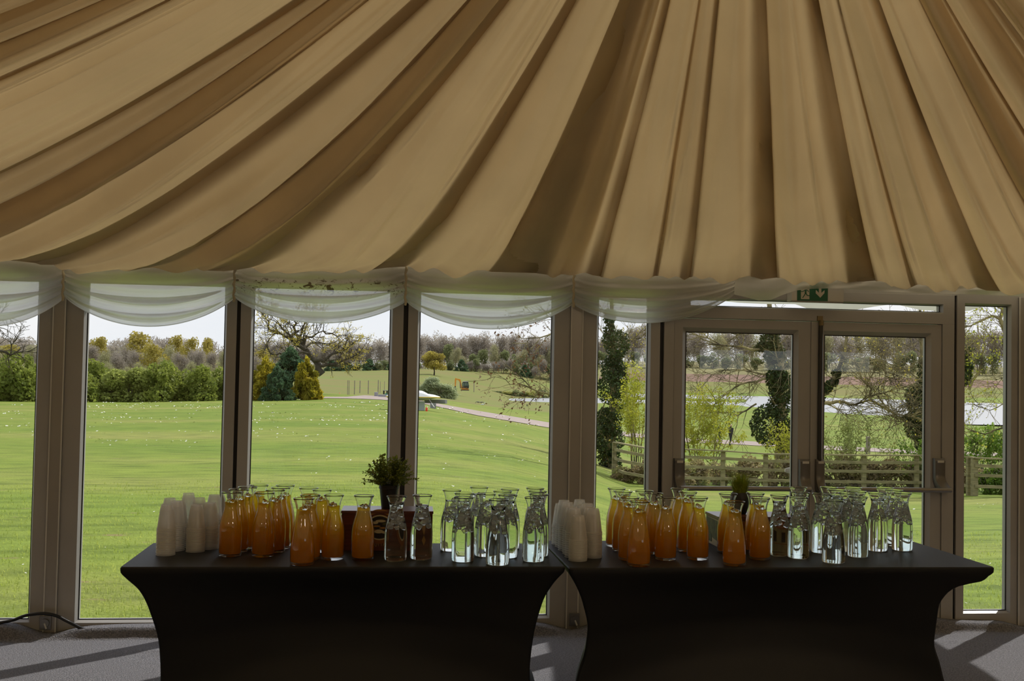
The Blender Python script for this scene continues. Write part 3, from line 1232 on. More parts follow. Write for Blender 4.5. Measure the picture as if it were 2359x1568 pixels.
EN1L = [(.74, .004), (.735, 0), (.72, 0), (.712, .004), (.69, .024), (.64, .072), (.555, .110), (.41, .147), (.26, .156), (.12, .14), (0, .11)]
EN1R = [(.74, .004), (.735, 0), (.72, .002), (.712, .008), (.69, .028), (.66, .05), (.59, .085), (.43, .12), (.28, .132), (.12, .12), (0, .09)]
EN2L = [(.74, .004), (.735, 0), (.72, .002), (.69, .018), (.64, .044), (.59, .064), (.47, .092), (.36, .086), (.28, .062), (.15, .04), (0, .03)]
EN2R = [(.74, .004), (.735, 0), (.715, .002), (.70, .022), (.685, .035), (.672, .06), (.662, .12), (.645, .17), (.615, .205), (.56, .232), (.39, .238), (.27, .205), (.12, .17), (0, .15)]
T1, A1, L1, W1 = (-1.034, 4.565), math.radians(0.0), 1.806, 0.64
T2, A2, L2, W2 = (0.7815, 4.535), math.radians(0.3), 1.887, 0.76
table(T1, A1, L1, W1, EN1L, EN1R, 'black stretch-covered trestle table with the leafy plant and mahogany-red box')
table(T2, A2, L2, W2, EN2L, EN2R, 'black stretch-covered trestle table with the grass plant and picture-sided box', back=0.16)


def clamp_to(p, T, A, L, W, r):
    ca, sa = math.cos(A), math.sin(A)
    dx, dy = p[0] - T[0], p[1] - T[1]
    u, v = dx * ca + dy * sa, -dx * sa + dy * ca
    u = min(max(u, r + .006), L - r - .006)
    v = min(max(v, r + .006), W - r - .004)
    return np.array([T[0] + u * ca - v * sa, T[1] + u * sa + v * ca])


# ---- carafes
HC = 0.272
OUT_A = [(0, .004), (.040, .0), (.0462, .003), (.048, .011), (.0482, .10), (.0476, .120), (.0452, .142), (.0396, .167), (.0326, .192), (.0290, .209), (.0281, .219), (.0289, .231), (.0325, .248), (.0382, .262), (.0418, .2685), (.0432, .2705), (.0428, .2728)]
IN_A = [(.0412, .2718), (.0372, .264), (.0312, .249), (.0274, .231), (.0266, .219), (.0274, .209), (.0310, .192), (.0380, .167), (.0436, .142), (.0460, .120), (.0466, .10), (.0466, .018), (.044, .012), (0, .011)]
OUT_B = [(0, .004), (.041, .0), (.0478, .003), (.0502, .011), (.0500, .05), (.0480, .085), (.0440, .120), (.0390, .152), (.0340, .180), (.0300, .202), (.0284, .216), (.0288, .229), (.0325, .247), (.0382, .262), (.0418, .2685), (.0432, .2705), (.0428, .2728)]
IN_B = [(.0412, .2718), (.0372, .264), (.0312, .248), (.0273, .229), (.0269, .216), (.0285, .202), (.0325, .180), (.0375, .152), (.0425, .120), (.0464, .085), (.0484, .05), (.0484, .018), (.046, .012), (0, .011)]
m_thin = panemat('thin_carafe_glass', (0.985, 0.995, 0.99))
m_glass = glassmat('carafe_glass', (0.985, 1.0, 0.995), 1.42)


def water_material():
    m, nt, out = new_mat('water')
    tp = nt.nodes.new('ShaderNodeBsdfTransparent')
    tp.inputs[0].default_value = (.975, .99, .99, 1)
    nt.links.new(tp.outputs[0], out.inputs[0])
    return m


m_water = water_material()


def juice_material():
    m, nt, out = new_mat('orange_juice')
    t = nt.nodes.new('ShaderNodeTexCoord')
    sx = nt.nodes.new('ShaderNodeSeparateXYZ')
    nt.links.new(t.outputs['Object'], sx.inputs[0])
    n = nt.nodes.new('ShaderNodeTexNoise')
    n.inputs['Scale'].default_value = 55
    n.inputs['Detail'].default_value = 3
    nt.links.new(t.outputs['Object'], n.inputs['Vector'])
    ad = nt.nodes.new('ShaderNodeMath')
    ad.operation = 'MULTIPLY_ADD'
    nt.links.new(n.outputs['Fac'], ad.inputs[0])
    ad.inputs[1].default_value = 0.07
    nt.links.new(sx.outputs['Z'], ad.inputs[2])
    r = ramp(nt, [(0.11, (0.90, 0.45, 0.005)), (0.175, (0.94, 0.58, 0.008)), (0.225, (0.97, 0.74, 0.02)), (0.262, (0.98, 0.88, 0.26))])
    nt.links.new(ad.outputs[0], r.inputs[0])
    d = nt.nodes.new('ShaderNodeBsdfDiffuse')
    tl = nt.nodes.new('ShaderNodeBsdfTranslucent')
    nt.links.new(r.outputs[0], d.inputs[0])
    nt.links.new(r.outputs[0], tl.inputs[0])
    mi = nt.nodes.new('ShaderNodeMixShader')
    mi.inputs[0].default_value = 0.82
    nt.links.new(d.outputs[0], mi.inputs[1])
    nt.links.new(tl.outputs[0], mi.inputs[2])
    # the icy upper part is thin enough to see light through
    tp = nt.nodes.new('ShaderNodeBsdfTransparent')
    tp.inputs[0].default_value = (1.0, .74, .07, 1)
    mr = nt.nodes.new('ShaderNodeMapRange')
    mr.inputs[1].default_value = .13
    mr.inputs[2].default_value = .25
    mr.inputs[3].default_value = .08
    mr.inputs[4].default_value = .68
    nt.links.new(ad.outputs[0], mr.inputs[0])
    m2 = nt.nodes.new('ShaderNodeMixShader')
    nt.links.new(mr.outputs[0], m2.inputs[0])
    nt.links.new(mi.outputs[0], m2.inputs[1])
    nt.links.new(tp.outputs[0], m2.inputs[2])
    nt.links.new(m2.outputs[0], out.inputs[0])
    return m


m_juice = juice_material()


def ice_material():
    m, nt, out = new_mat('ice')
    d = nt.nodes.new('ShaderNodeBsdfDiffuse')
    d.inputs[0].default_value = (.85, .88, .9, 1)
    tl = nt.nodes.new('ShaderNodeBsdfTranslucent')
    tl.inputs[0].default_value = (.85, .9, .93, 1)
    tp = nt.nodes.new('ShaderNodeBsdfRefraction')
    tp.inputs['IOR'].default_value = 1.12
    tp.inputs['Roughness'].default_value = .12
    gl = nt.nodes.new('ShaderNodeBsdfGlossy')
    gl.inputs['Roughness'].default_value = .15
    a = nt.nodes.new('ShaderNodeMixShader')
    a.inputs[0].default_value = .6
    nt.links.new(d.outputs[0], a.inputs[1])
    nt.links.new(tl.outputs[0], a.inputs[2])
    b = nt.nodes.new('ShaderNodeMixShader')
    b.inputs[0].default_value = .76
    nt.links.new(a.outputs[0], b.inputs[1])
    nt.links.new(tp.outputs[0], b.inputs[2])
    c = nt.nodes.new('ShaderNodeMixShader')
    c.inputs[0].default_value = .12
    nt.links.new(b.outputs[0], c.inputs[1])
    nt.links.new(gl.outputs[0], c.inputs[2])
    nt.links.new(c.outputs[0], out.inputs[0])
    return m


m_ice = ice_material()
m_ice_clear = glassmat('clear_ice', (1, 1, 1), 1.31, 0.0)


def inner_r(prof, z):
    zz = [q[1] for q in prof][::-1]
    rr = [q[0] for q in prof][::-1]
    return float(np.interp(z, zz, rr))


def ice_chunk(mb, c, s, rg):
    """one rounded, knobbly lump of ice"""
    bm = bmesh.new()
    bmesh.ops.create_cube(bm, size=1.0)
    bmesh.ops.bevel(bm, geom=bm.edges[:], offset=.22, segments=2, affect='EDGES', profile=.6)
    M = Matrix.Rotation(rg.uniform(0, 6), 3, 'X') @ Matrix.Rotation(rg.uniform(0, 6), 3, 'Z')
    vs = []
    for v in bm.verts:
        p = v.co.copy()
        p *= 1 + .22 * mnoise.noise(p * 2.2 + Vector((c[0] * 900, c[2] * 300, s * 500)))
        p = M @ p
        vs.append((c[0] + p.x * s, c[1] + p.y * s, c[2] + p.z * s))
    bm.verts.index_update()
    fs = [tuple(v.index for v in f.verts) for f in bm.faces]
    bm.free()
    mb.add(vs, fs)


def carafe(kind, shape, level, seed):
    out, inn = (OUT_A, IN_A) if shape == 'A' else (OUT_B, IN_B)
    rg = random.Random(seed)
    t = thing('juice_carafe' if kind == 'juice' else 'water_carafe', '-', 'carafe', (0, 0, -50))
    mb = MB()
    neck = [q for q in inn if q[1] > level + .001]
    if kind == 'water':
        mb.lathe(out + neck + [(inner_r(inn, level) , level + .0006), (inner_r(inn, level) - .0015, level), (0, level)], 40)
    else:
        cut = level - .004
        whole = out + inn
        up_ = [k for k, q in enumerate(whole) if q[1] > cut]
        a_, b_ = up_[0], up_[-1]
        mb.cur = 0
        mb.lathe(whole[:a_ + 1], 40)
        mb.lathe(whole[b_:], 40)
        mb.cur = 1
        mb.lathe(whole[a_:b_ + 1], 40)
    mb.build('glass_bottle', m_glass if kind == 'water' else [m_thin, m_glass], t, smooth=True)
    prof = [(0, .0114)]
    zz = [.0114, .0125, .0185, .05, .085, .10, .12, .142, .152, .167, .18, .192, .202, .209, .216, .219, .229, .231, .24]
    eps = -.0003 if kind == 'juice' else -.0006
    full = level
    level = level - .0012
    lv = [z for z in zz[1:] if z < level - .002]
    prof += [(inner_r(inn, z) + eps, z) for z in lv]
    prof += [(inner_r(inn, level) + eps, level), (inner_r(inn, level) - .002, level - .0008), (0, level - .001)]
    mb = MB()
    mb.lathe(prof, 40)
    mb.build('orange_juice' if kind == 'juice' else 'water', m_juice if kind == 'juice' else m_water, t, smooth=True)
    mb = MB()
    if kind == 'juice':
        for k in range(3):
            q = rg.uniform(0, 6.28)
            ice_chunk(mb, (.009 * math.cos(q + 2.1 * k), .009 * math.sin(q + 2.1 * k), level + .002 + rg.uniform(0, .005)), .017, rg)
        mb.build('ice', m_ice_clear, t, smooth=True)
    else:
        z = level + .003
        zmin = level - rg.uniform(.075, .105)
        while z > zmin:
            R = max(.004, inner_r(inn, min(z, .262)) - .0125)
            k = 1 if R < .018 else (2 if R < .026 else 3)
            q = rg.uniform(0, 6.28)
            for j in range(k):
                rr = R * rg.uniform(.5, .95) if k > 1 or R > .01 else R * rg.uniform(0, .6)
                ice_chunk(mb, (rr * math.cos(q + 6.28 * j / k), rr * math.sin(q + 6.28 * j / k), z + rg.uniform(-.003, .003)), rg.uniform(.015, .021), rg)
            z -= rg.uniform(.010, .014)
        mb.build('ice', m_ice, t, smooth=True)
    return t


PROTO = {}


def get_carafe(kind, shape, lv, seed):
    key = (kind, shape, lv, seed)
    if key not in PROTO:
        PROTO[key] = [carafe(kind, shape, lv, seed), False]
    return PROTO[key]


# rim centre in the photograph, in front row or not, shape
JUICE1 = [(533.5, 1134.5, 1), (551, 1127.5, 0), (579.6, 1120.7, 0), (595, 1113, 0), (609.3, 1135.5, 1), (634.7, 1129, 0), (649.6, 1122.4, 0), (658.5, 1116, 0),
          (699.4, 1149, 1, 'B'), (716.4, 1141, 0), (719.5, 1126, 0), (733.8, 1128, 0), (769, 1141, 1), (838.6, 1142.4, 1)]
WATER1 = [(913.9, 1143.6, 1), (973, 1141.7, 1), (1041, 1129.6, 0), (1068.5, 1146, 1), (1081, 1137, 0), (1104, 1123, 0), (1111, 1138, 0), (1152.9, 1156.4, 1, 'B'),
          (1160, 1131.5, 0), (1167, 1140.6, 0), (1173, 1128, 0), (1231, 1147, 1), (1241, 1139, 0), (1238.5, 1132, 0), (1236, 1125, 0)]
JUICE2 = [(1420.6, 1125.7, 0), (1435.6, 1132.5, 0), (1450.8, 1146.5, 0), (1476, 1156.6, 1, 'B'), (1485.6, 1131.7, 0), (1505, 1136.4, 0), (1534.9, 1146.5, 1), (1566, 1126.6, 0),
          (1584.9, 1134, 0), (1609, 1146.5, 1), (1677.6, 1137.8, 0), (1693, 1156, 1, 'B'), (1740, 1136.8, 0), (1752, 1147.5, 1)]
WATER2 = [(1800.7, 1142, 0), (1839, 1146, 1), (1834, 1121.6, 0), (1858, 1135.8, 0), (1889, 1138, 1), (1903.7, 1122, 0), (1921, 1153.7, 1, 'B'), (1929, 1129, 0), (1953, 1136.5, 0),
          (1956, 1121.6, 0), (1977, 1145, 1), (1984, 1133, 0), (2018.7, 1136, 1), (2023.5, 1121, 0), (2049.8, 1127, 0), (2079, 1136, 1)]
CUP1 = [(377, 1281, 1161, 20), (402, 1269, 1154, 14), (416, 1262, 1153, 13), (426, 1254, 1147, 13), (437, 1247, 1135.5, 13), (446.5, 1273, 1161.6, 20), (463, 1260.6, 1157, 16), (480, 1254, 1139, 20), (489, 1243, 1146, 10)]
CUP2 = [(1293, 1255.7, 1159.5, 13), (1301, 1262, 1152, 12), (1308.7, 1270, 1157, 13), (1337, 1259, 1150.6, 10), (1320, 1279, 1168, 12), (1325, 1286, 1171, 12), (1334.8, 1294, 1187, 20), (1346, 1268, 1163, 10),
        (1353, 1272, 1159.5, 12), (1369, 1286, 1171, 20), (1360, 1279, 1169, 10)]
BOXES = [(-.20, 4.985, .415, .17, 0.0), ]
items = []
for tab, lst, kind in ((0, JUICE1, 'juice'), (0, WATER1, 'water'), (1, JUICE2, 'juice'), (1, WATER2, 'water')):
    for e in lst:
        p = on_z(e[0], e[1], TZ + HC - .003)
        items.append(dict(tab=tab, kind=kind, px=e[0], front=e[2], shape=e[3] if len(e) > 3 else 'A', p=p[:2].copy(), p0=p[:2].copy(), r=.0510 if len(e) > 3 else .0492))
for tab, lst in ((0, CUP1), (1, CUP2)):
    for e in lst:
        p = on_z(e[0], e[1], TZ)[:2] + np.array([0.02 * 0, .040])
        items.append(dict(tab=tab, kind='cup', px=e[0], top=e[2], n=e[3], p=p, p0=p.copy(), r=.0412, front=e[3] >= 20))


# the two display boxes, as fixed obstacles: centre, half sizes, angle
def box_from(fl, fr, depth):
    a = math.atan2(fr[1] - fl[1], fr[0] - fl[0])
    L = math.hypot(fr[0] - fl[0], fr[1] - fl[1])
    return dict(fl=np.array(fl[:2]), a=a, L=L, W=depth)


b1l, b1r = on_z(785, 1268, TZ), on_z(995, 1269, TZ)
BX1 = box_from(b1l, b1r, 0.185)
b2l, b2r = on_z(1655, 1262, TZ), on_z(1836, 1262, TZ)
BX2 = box_from(b2l, b2r, 0.20)


def box_local(B, p):
    d = p - B['fl']
    ca, sa = math.cos(B['a']), math.sin(B['a'])
    return d[0] * ca + d[1] * sa, -d[0] * sa + d[1] * ca


TABS = ((T1, A1, L1, W1), (T2, A2, L2, W2))
for it in range(240):
    for i in range(len(items)):
        for j in range(i + 1, len(items)):
            a, b = items[i], items[j]
            d = b['p'] - a['p']
            L = math.hypot(*d)
            need = a['r'] + b['r'] + .0006
            if L < need:
                n = d / L if L > 1e-6 else np.array([1.0, 0])
                s = (need - L) / 2
                wa, wb = (0.4, 1.6) if a['front'] and not b['front'] else ((1.6, .4) if b['front'] and not a['front'] else (1, 1))
                a['p'] -= n * s * wa
                b['p'] += n * s * wb
    for a in items:
        for B in (BX1, BX2):
            u, v = box_local(B, a['p'])
            r = a['r'] + .002
            if -r < u < B['L'] + r and -r < v < B['W'] + r:
                pen = [(v + r, (0, -1)), (u + r, (-1, 0)), (B['L'] + r - u, (1, 0)), (B['W'] + r - v, (0, 1))]
                if v < B['W'] * .5 or a['px'] < 1000:
                    pen = pen[:1] if v < B['W'] * .6 else pen
                s, (du, dv) = min(pen, key=lambda q: q[0])
                ca, sa = math.cos(B['a']), math.sin(B['a'])
                a['p'] += s * np.array([du * ca - dv * sa, du * sa + dv * ca])
        a['p'] = clamp_to(a['p'], *TABS[a['tab']], a['r'] + .004)

TABN = ('table with the leafy plant', 'table with the grass plant')
for tab in (0, 1):
    for kind in ('juice', 'water'):
        for fr in (1, 0):
            sel = sorted([q for q in items if q['tab'] == tab and q['kind'] == kind and bool(q['front']) == bool(fr)], key=lambda q: q['px'])
            for k, q in enumerate(sel):
                w = 'orange juice carafe' if kind == 'juice' else 'iced water carafe'
                row = 'front' if fr else 'behind the front'
                if fr:
                    q['label'] = '%s in the front row, %s from the left, %s' % (w, ORD[k], TABN[tab])
                else:
                    q['label'] = '%s behind the front row, %s from left, %s' % (w, ORD[k], TABN[tab])
                q['group'] = '%s carafes on the %s' % (kind, TABN[tab])
rg = random.Random(5)
for k, q in enumerate([q for q in items if q['kind'] != 'cup']):
    if q['kind'] == 'juice':
        lv = rg.choice([.2215, .2265, .231])
        sd = int(lv * 1e4)
    else:
        lv = rg.choice([.222, .229, .236])
        sd = int(lv * 1e4) + rg.choice([0, 1])
    pr = get_carafe(q['kind'], q['shape'], lv, sd)
    loc = (q['p'][0], q['p'][1], TZ)
    rz = rg.uniform(0, 6.28)
    if not pr[1]:
        o = pr[0]
        o.location = loc
        o.rotation_euler = (0, 0, rz)
        o['label'], o['group'] = q['label'], q['group']
        pr[1] = True
    else:
        dup(pr[0], loc, rz, q['label'], q['group'])

# ---- clear plastic cups, upside down in stacks
def cup_material():
    m, nt, out = new_mat('cup_plastic')
    d = nt.nodes.new('ShaderNodeBsdfDiffuse')
    d.inputs[0].default_value = (.97, .97, .97, 1)
    tl = nt.nodes.new('ShaderNodeBsdfTranslucent')
    tl.inputs[0].default_value = (.99, .99, .99, 1)
    tp = nt.nodes.new('ShaderNodeBsdfTransparent')
    tp.inputs[0].default_value = (.998, .998, .998, 1)
    gl = nt.nodes.new('ShaderNodeBsdfGlossy')
    gl.inputs['Roughness'].default_value = .30
    a = nt.nodes.new('ShaderNodeMixShader')
    a.inputs[0].default_value = .6
    nt.links.new(d.outputs[0], a.inputs[1])
    nt.links.new(tl.outputs[0], a.inputs[2])
    b = nt.nodes.new('ShaderNodeMixShader')
    lw = nt.nodes.new('ShaderNodeLayerWeight')
    lw.inputs['Blend'].default_value = .3
    mr = nt.nodes.new('ShaderNodeMapRange')
    mr.inputs[3].default_value = .72
    mr.inputs[4].default_value = .30
    nt.links.new(lw.outputs['Facing'], mr.inputs[0])
    nt.links.new(mr.outputs[0], b.inputs[0])
    nt.links.new(a.outputs[0], b.inputs[1])
    nt.links.new(tp.outputs[0], b.inputs[2])
    c = nt.nodes.new('ShaderNodeMixShader')
    c.inputs[0].default_value = .07
    nt.links.new(b.outputs[0], c.inputs[1])
    nt.links.new(gl.outputs[0], c.inputs[2])
    nt.links.new(c.outputs[0], out.inputs[0])
    return m


m_cup = cup_material()
HCUP = 0.104
prof = [(.0405, .0), (.0408, .0012), (.0402, .0026), (.0385, .0030), (.0382, .006)]
for k in range(1, 8):
    z = .006 + (.079 - .006) * k / 7
    prof.append((.0382 + (.0287 - .0382) * (z - .006) / .073, z))
for k in range(5):                                     # grip rings near the foot
    z = .081 + k * .0044
    r = .0285 - .0012 * k * .9
    prof += [(r + .0005, z), (r - .0003, z + .0022)]
prof += [(.0243, .1028), (.0236, .1038), (.0215, .104), (.021, .1015), (0, .101)]
m_lip = m_cup.copy()
m_lip.name = 'cup_lip'
for n_ in m_lip.node_tree.nodes:
    if n_.type == 'MAP_RANGE':
        n_.inputs[3].default_value, n_.inputs[4].default_value = .40, .15
mb = MB()
mb.cur = 1
mb.lathe(prof[:4], 28)
mb.cur = 0
mb.lathe(prof[3:], 28)
cup_me = mb.mesh('plastic_cup', [m_cup, m_lip], smooth=True)
mb = MB()
mb.cur = 1
mb.lathe(prof[:4], 28)
mb.cur = 0
mb.lathe(prof[3:8], 28)
nested_me = mb.mesh('plastic_cup', [m_cup, m_lip], smooth=True)
for tab in (0, 1):
    st = sorted([q for q in items if q['kind'] == 'cup' and q['tab'] == tab], key=lambda q: q['px'])
    for si, q in enumerate(st):
        # height of the stack from the photograph
        ytop = q['top']
        dpt = q['p'][1]
        H = float(on_y(q['px'], ytop, dpt)[2]) - TZ
        n = q['n']
        pitch = max(.0035, (H - HCUP) / (n - 1))
        for k in range(n):
            o = link('plastic_cup', cup_me if k >= n - 3 else nested_me)
            o.location = (q['p'][0] + .0006 * math.sin(k * 2.1 + si), q['p'][1] + .0006 * math.cos(k * 1.7 + si), TZ + .0006 + k * pitch)
            o.rotation_euler = (0, 0, k * 1.3)
            if k == n - 1:
                lb = 'clear plastic cup topmost in the %s cup stack from left, %s' % (ORD[si], TABN[tab])
            else:
                lb = 'clear cup %s from bottom, %s cup stack from left, %s' % (ORD[k], ORD[si], TABN[tab])
            tag(o, lb, 'cup', 'cups of stack %s on the %s' % (ORD[si], TABN[tab]))

# ---- mahogany-red box with printed crest, under the leafy plant
m_box = P('red_box_wood', (0.115, 0.028, 0.016), 0.32, spec=0.5, var=0.5, scale=5, stretch=(1, 8, 14))
m_boxtop = P('red_box_lid', (0.15, 0.045, 0.03), 0.28, spec=0.6, var=0.45, scale=4, stretch=(1.2, 14, 1))
m_gold = P('print_gold', (0.30, 0.15, 0.03), 0.5)
m_cream = P('print_cream', (0.42, 0.36, 0.22), 0.5)
m_ink = P('print_ink', (0.012, 0.010, 0.008), 0.5)
m_olive = P('print_olive', (0.10, 0.11, 0.03), 0.6, var=.6, scale=40)
m_rust = P('print_rust', (0.20, 0.06, 0.015), 0.5)


def flat(poly, parent, name, mat, y=-.0012, th=.0011, side=None, W=0, label=None):
    """thin printed patch on the front (or on the -x side) of a box"""
    mb = MB()
    if side is None:
        mb.prism(poly, lambda q: (q[0], y - th, q[1]), lambda q: (q[0], y + th * .9, q[1]))
    else:
        mb.prism(poly, lambda q: (-.0012 - th + .0011, W - q[0], q[1]), lambda q: (.0005, W - q[0], q[1]))
    o = mb.build(name, mat, parent)
    if label:
        o['label'] = label
    return o


def ell(cx, cz, rx, rz, a0=0, a1=360, n=28):
    return [(cx + rx * math.cos(math.radians(a0 + (a1 - a0) * k / n)), cz + rz * math.sin(math.radians(a0 + (a1 - a0) * k / n))) for k in range(n if a1 - a0 == 360 else n + 1)]


def band(cx, cz, rx0, rz0, rx1, rz1, a0, a1, n=24):
    return ell(cx, cz, rx1, rz1, a0, a1, n) + ell(cx, cz, rx0, rz0, a0, a1, n)[::-1]


B = BX1
HB = Z(890, 1176, float(B['fl'][1])) - TZ
bx = thing('display_box', 'dark red wooden box with printed crest, under the leafy plant', 'box', (B['fl'][0], B['fl'][1], TZ), B['a'])
mb = MB()
mb.box(0, B['L'], 0, B['W'], 0.0005, HB - .012)
mb.build('body', m_box, bx, bevel=.002)
mb = MB()
mb.box(-.003, B['L'] + .003, -.003, B['W'] + .003, HB - .012, HB)
for k in range(1, 4):
    pass
mb.build('lid', m_boxtop, bx, bevel=.002)
S = B['L'] / 210.0                                     # metres per photograph pixel on the front
cx, cz = (873 - 785) * S, (1268 - 1212) * S
flat(band(cx, cz, 36 * S, 31 * S, 42 * S, 40 * S, 25, 155), bx, 'upper_scroll', m_gold)
flat(ell(cx, cz - 2 * S, 31 * S, 29 * S), bx, 'crest_ground', m_cream)
flat(ell(cx, cz - 2 * S, 28 * S, 26 * S), bx, 'crest_picture', m_ink, y=-.002)
for k, (dx, dz, rx, rz, mt) in enumerate(((-12, 9, 9, 3, m_cream), (2, 13, 12, 3, m_cream), (13, 6, 7, 3, m_olive), (-8, 1, 10, 2, m_gold), (9, -3, 10, 2.2, m_gold), (-2, -11, 11, 4.5, m_cream), (12, -13, 8, 3, m_cream), (-14, -8, 6, 2, m_rust))):
    flat(ell(cx + dx * S, cz + dz * S, rx * S, rz * S, n=14), bx, 'crest_ornament', mt, y=-.0028)
flat(band(cx, cz, 32 * S, 31 * S, 39 * S, 39 * S, 205, 335), bx, 'lower_scroll', m_rust)
# the bold capitals below the crest that can be made out between the carafes
m_txt = P('print_letter', (0.26, 0.17, 0.06), 0.5)


def stroke_letters(parent, strokes, x, z, h, w, name, mat):
    for a, b in strokes:
        pass


def letter(ch, x, z, w, h, parent, mat):
    G = {'O': [((0, .15), (0, .85)), ((1, .15), (1, .85)), ((.1, 1), (.9, 1)), ((.1, 0), (.9, 0))], 'I': [((.5, 0), (.5, 1))], 'T': [((.5, 0), (.5, 1)), ((0, 1), (1, 1))],
         'A': [((0, 0), (.5, 1)), ((1, 0), (.5, 1)), ((.2, .35), (.8, .35))]}
    mb = MB()
    t = w * .26
    for (u0, v0), (u1, v1) in G[ch]:
        x0, z0, x1, z1 = x + u0 * w, z + v0 * h, x + u1 * w, z + v1 * h
        L = math.hypot(x1 - x0, z1 - z0)
        nx, nz = -(z1 - z0) / L * t / 2, (x1 - x0) / L * t / 2
        poly = [(x0 + nx, z0 + nz), (x1 + nx, z1 + nz), (x1 - nx, z1 - nz), (x0 - nx, z0 - nz)]
        mb.prism(poly, lambda q: (q[0], -.0022, q[1]), lambda q: (q[0], -.0002, q[1]))
    return mb.build('letter', mat, parent)


for k, ch in enumerate('OTIA'):
    letter(ch, (863 - 785 + k * 6.2) * S, (1268 - 1257) * S, 4.2 * S, 7.5 * S, bx, m_txt)
# diamond pattern near its right end, seen through the water
for k, dz in enumerate((26, 44)):
    c0 = (962 - 785) * S
    z0 = (dz - 6) * S
    flat([(c0 - 7 * S, z0 + 8 * S), (c0, z0 + 17 * S), (c0 + 7 * S, z0 + 8 * S), (c0, z0 - 1 * S)], bx, 'diamond', m_gold)

# ---- picture box under the grass plant
B = BX2
HB2 = Z(1740, 1190, float(B['fl'][1])) - TZ
bx2 = thing('display_box', 'wooden box printed with a house and trees, under the grass plant', 'box', (B['fl'][0], B['fl'][1], TZ), B['a'])
mb = MB()
mb.box(0, B['L'], 0, B['W'], 0.0005, HB2 - .012)
mb.build('body', P('picture_box_wood', (0.10, 0.035, 0.02), 0.4, var=.4, scale=6), bx2, bevel=.002)
mb = MB()
mb.box(-.004, B['L'] + .004, -.004, B['W'] + .004, HB2 - .012, HB2)
mb.build('lid', m_boxtop, bx2, bevel=.002)
L_, H_ = B['L'], HB2 - .014
flat([(.006, .004), (L_ - .006, .004), (L_ - .006, H_ - .008), (.006, H_ - .008)], bx2, 'front_picture', P('print_wall', (0.30, 0.25, 0.12), 0.55, var=.5, scale=14))
flat([(.01, H_ * .62), (L_ - .01, H_ * .62), (L_ - .03, H_ * .93), (.03, H_ * .93)], bx2, 'roof_picture', m_rust, y=-.002)
for k in range(5):
    x0 = (.08 + k * .185) * L_
    flat([(x0, H_ * .30), (x0 + .034, H_ * .30), (x0 + .034, H_ * .56), (x0, H_ * .56)], bx2, 'window_picture', m_ink, y=-.002)
flat([(.008, H_ * .245), (L_ - .008, H_ * .245), (L_ - .008, H_ * .262), (.008, H_ * .262)], bx2, 'ledge_picture', m_rust, y=-.002)
W_ = B['W']
flat([(.004, .004), (W_ - .004, .004), (W_ - .004, H_ - .004), (.004, H_ - .004)], bx2, 'side_picture', m_cream, side=1, W=W_)
flat([(.008, H_ * .34), (W_ - .006, H_ * .22), (W_ - .006, H_ - .01), (.008, H_ - .006)], bx2, 'foliage_picture', m_olive, side=1, W=W_, th=.0019)
flat([(.02, H_ * .12)] + ell(.06, H_ * .26, .04, H_ * .2, 180, 0, 12) + [(.10, H_ * .12)], bx2, 'arch_picture', m_ink, side=1, W=W_, th=.0027)

# ---- leafy plant on the red box
m_pot = P('pot_black', (0.012, 0.012, 0.013), 0.45)
pc = on_z(895, 1168, TZ + HB)
pl = thing('potted_plant', 'bushy small-leaved plant in a black pot on the dark red box', 'plant', (pc[0], BX1['fl'][1] + .10, TZ + HB))
mb = MB()
mb.lathe([(0, 0), (.031, 0), (.033, .002), (.043, .088), (.046, .090), (.046, .106), (.042, .106), (.041, .098), (0, .096)], 32)
mb.build('pot', m_pot, pl, smooth='auto')
rgp = np.random.default_rng(3)
stems, leaves = MB(), []


def leaf_quad(p, d, up, l, w):
    """folded small leaf as two quads"""
    d = d / np.linalg.norm(d)
    s = np.cross(d, up)
    s = s / (np.linalg.norm(s) + 1e-9)
    n = np.cross(s, d)
    a, b, c = p, p + d * l * .5, p + d * l
    return [[a, b + s * w / 2 + n * w * .15, c, b], [a, b, c, b - s * w / 2 + n * w * .15]]


for k in range(95):
    q = rgp.uniform(0, 2 * math.pi)
    el = rgp.uniform(.02, 1.45)
    R = (.092 + .022 * rgp.uniform(-1, 1)) * (1.0 if el < .9 else .92)
    d = np.array([math.cos(q) * math.cos(el), math.sin(q) * math.cos(el), math.sin(el)])
    p0 = np.array([.02 * math.cos(q), .02 * math.sin(q), .10])
    p1 = p0 + d * R * .55 + np.array([0, 0, .022])
    p2 = p0 + d * R * 1.03 + np.array([0, 0, .012 + .02 * math.sin(el)])
    stems.tube([p0, p1, p2], [.0012, .0009, .0005], 4)
    for s in np.linspace(.25, 1, 9):
        p = p0 * (1 - s) ** 2 + 2 * p1 * s * (1 - s) + p2 * s * s
        for sgn in (1, -1, .3):
            dd = d * .5 + np.array([-math.sin(q), math.cos(q), 0]) * sgn + rgp.normal(0, .45, 3)
            leaves += leaf_quad(p, dd, np.array([0, 0, 1.0]) + rgp.normal(0, .3, 3), rgp.uniform(.012, .018), rgp.uniform(.008, .012))
stems.build('stems', P('stem_green', (.06, .08, .02), .7), pl)
link('foliage', quads_mesh('foliage', np.array(leaves), leafmat('box_leaf', (.12, .17, .025), (.32, .36, .07), 22, .45, .35)), pl)

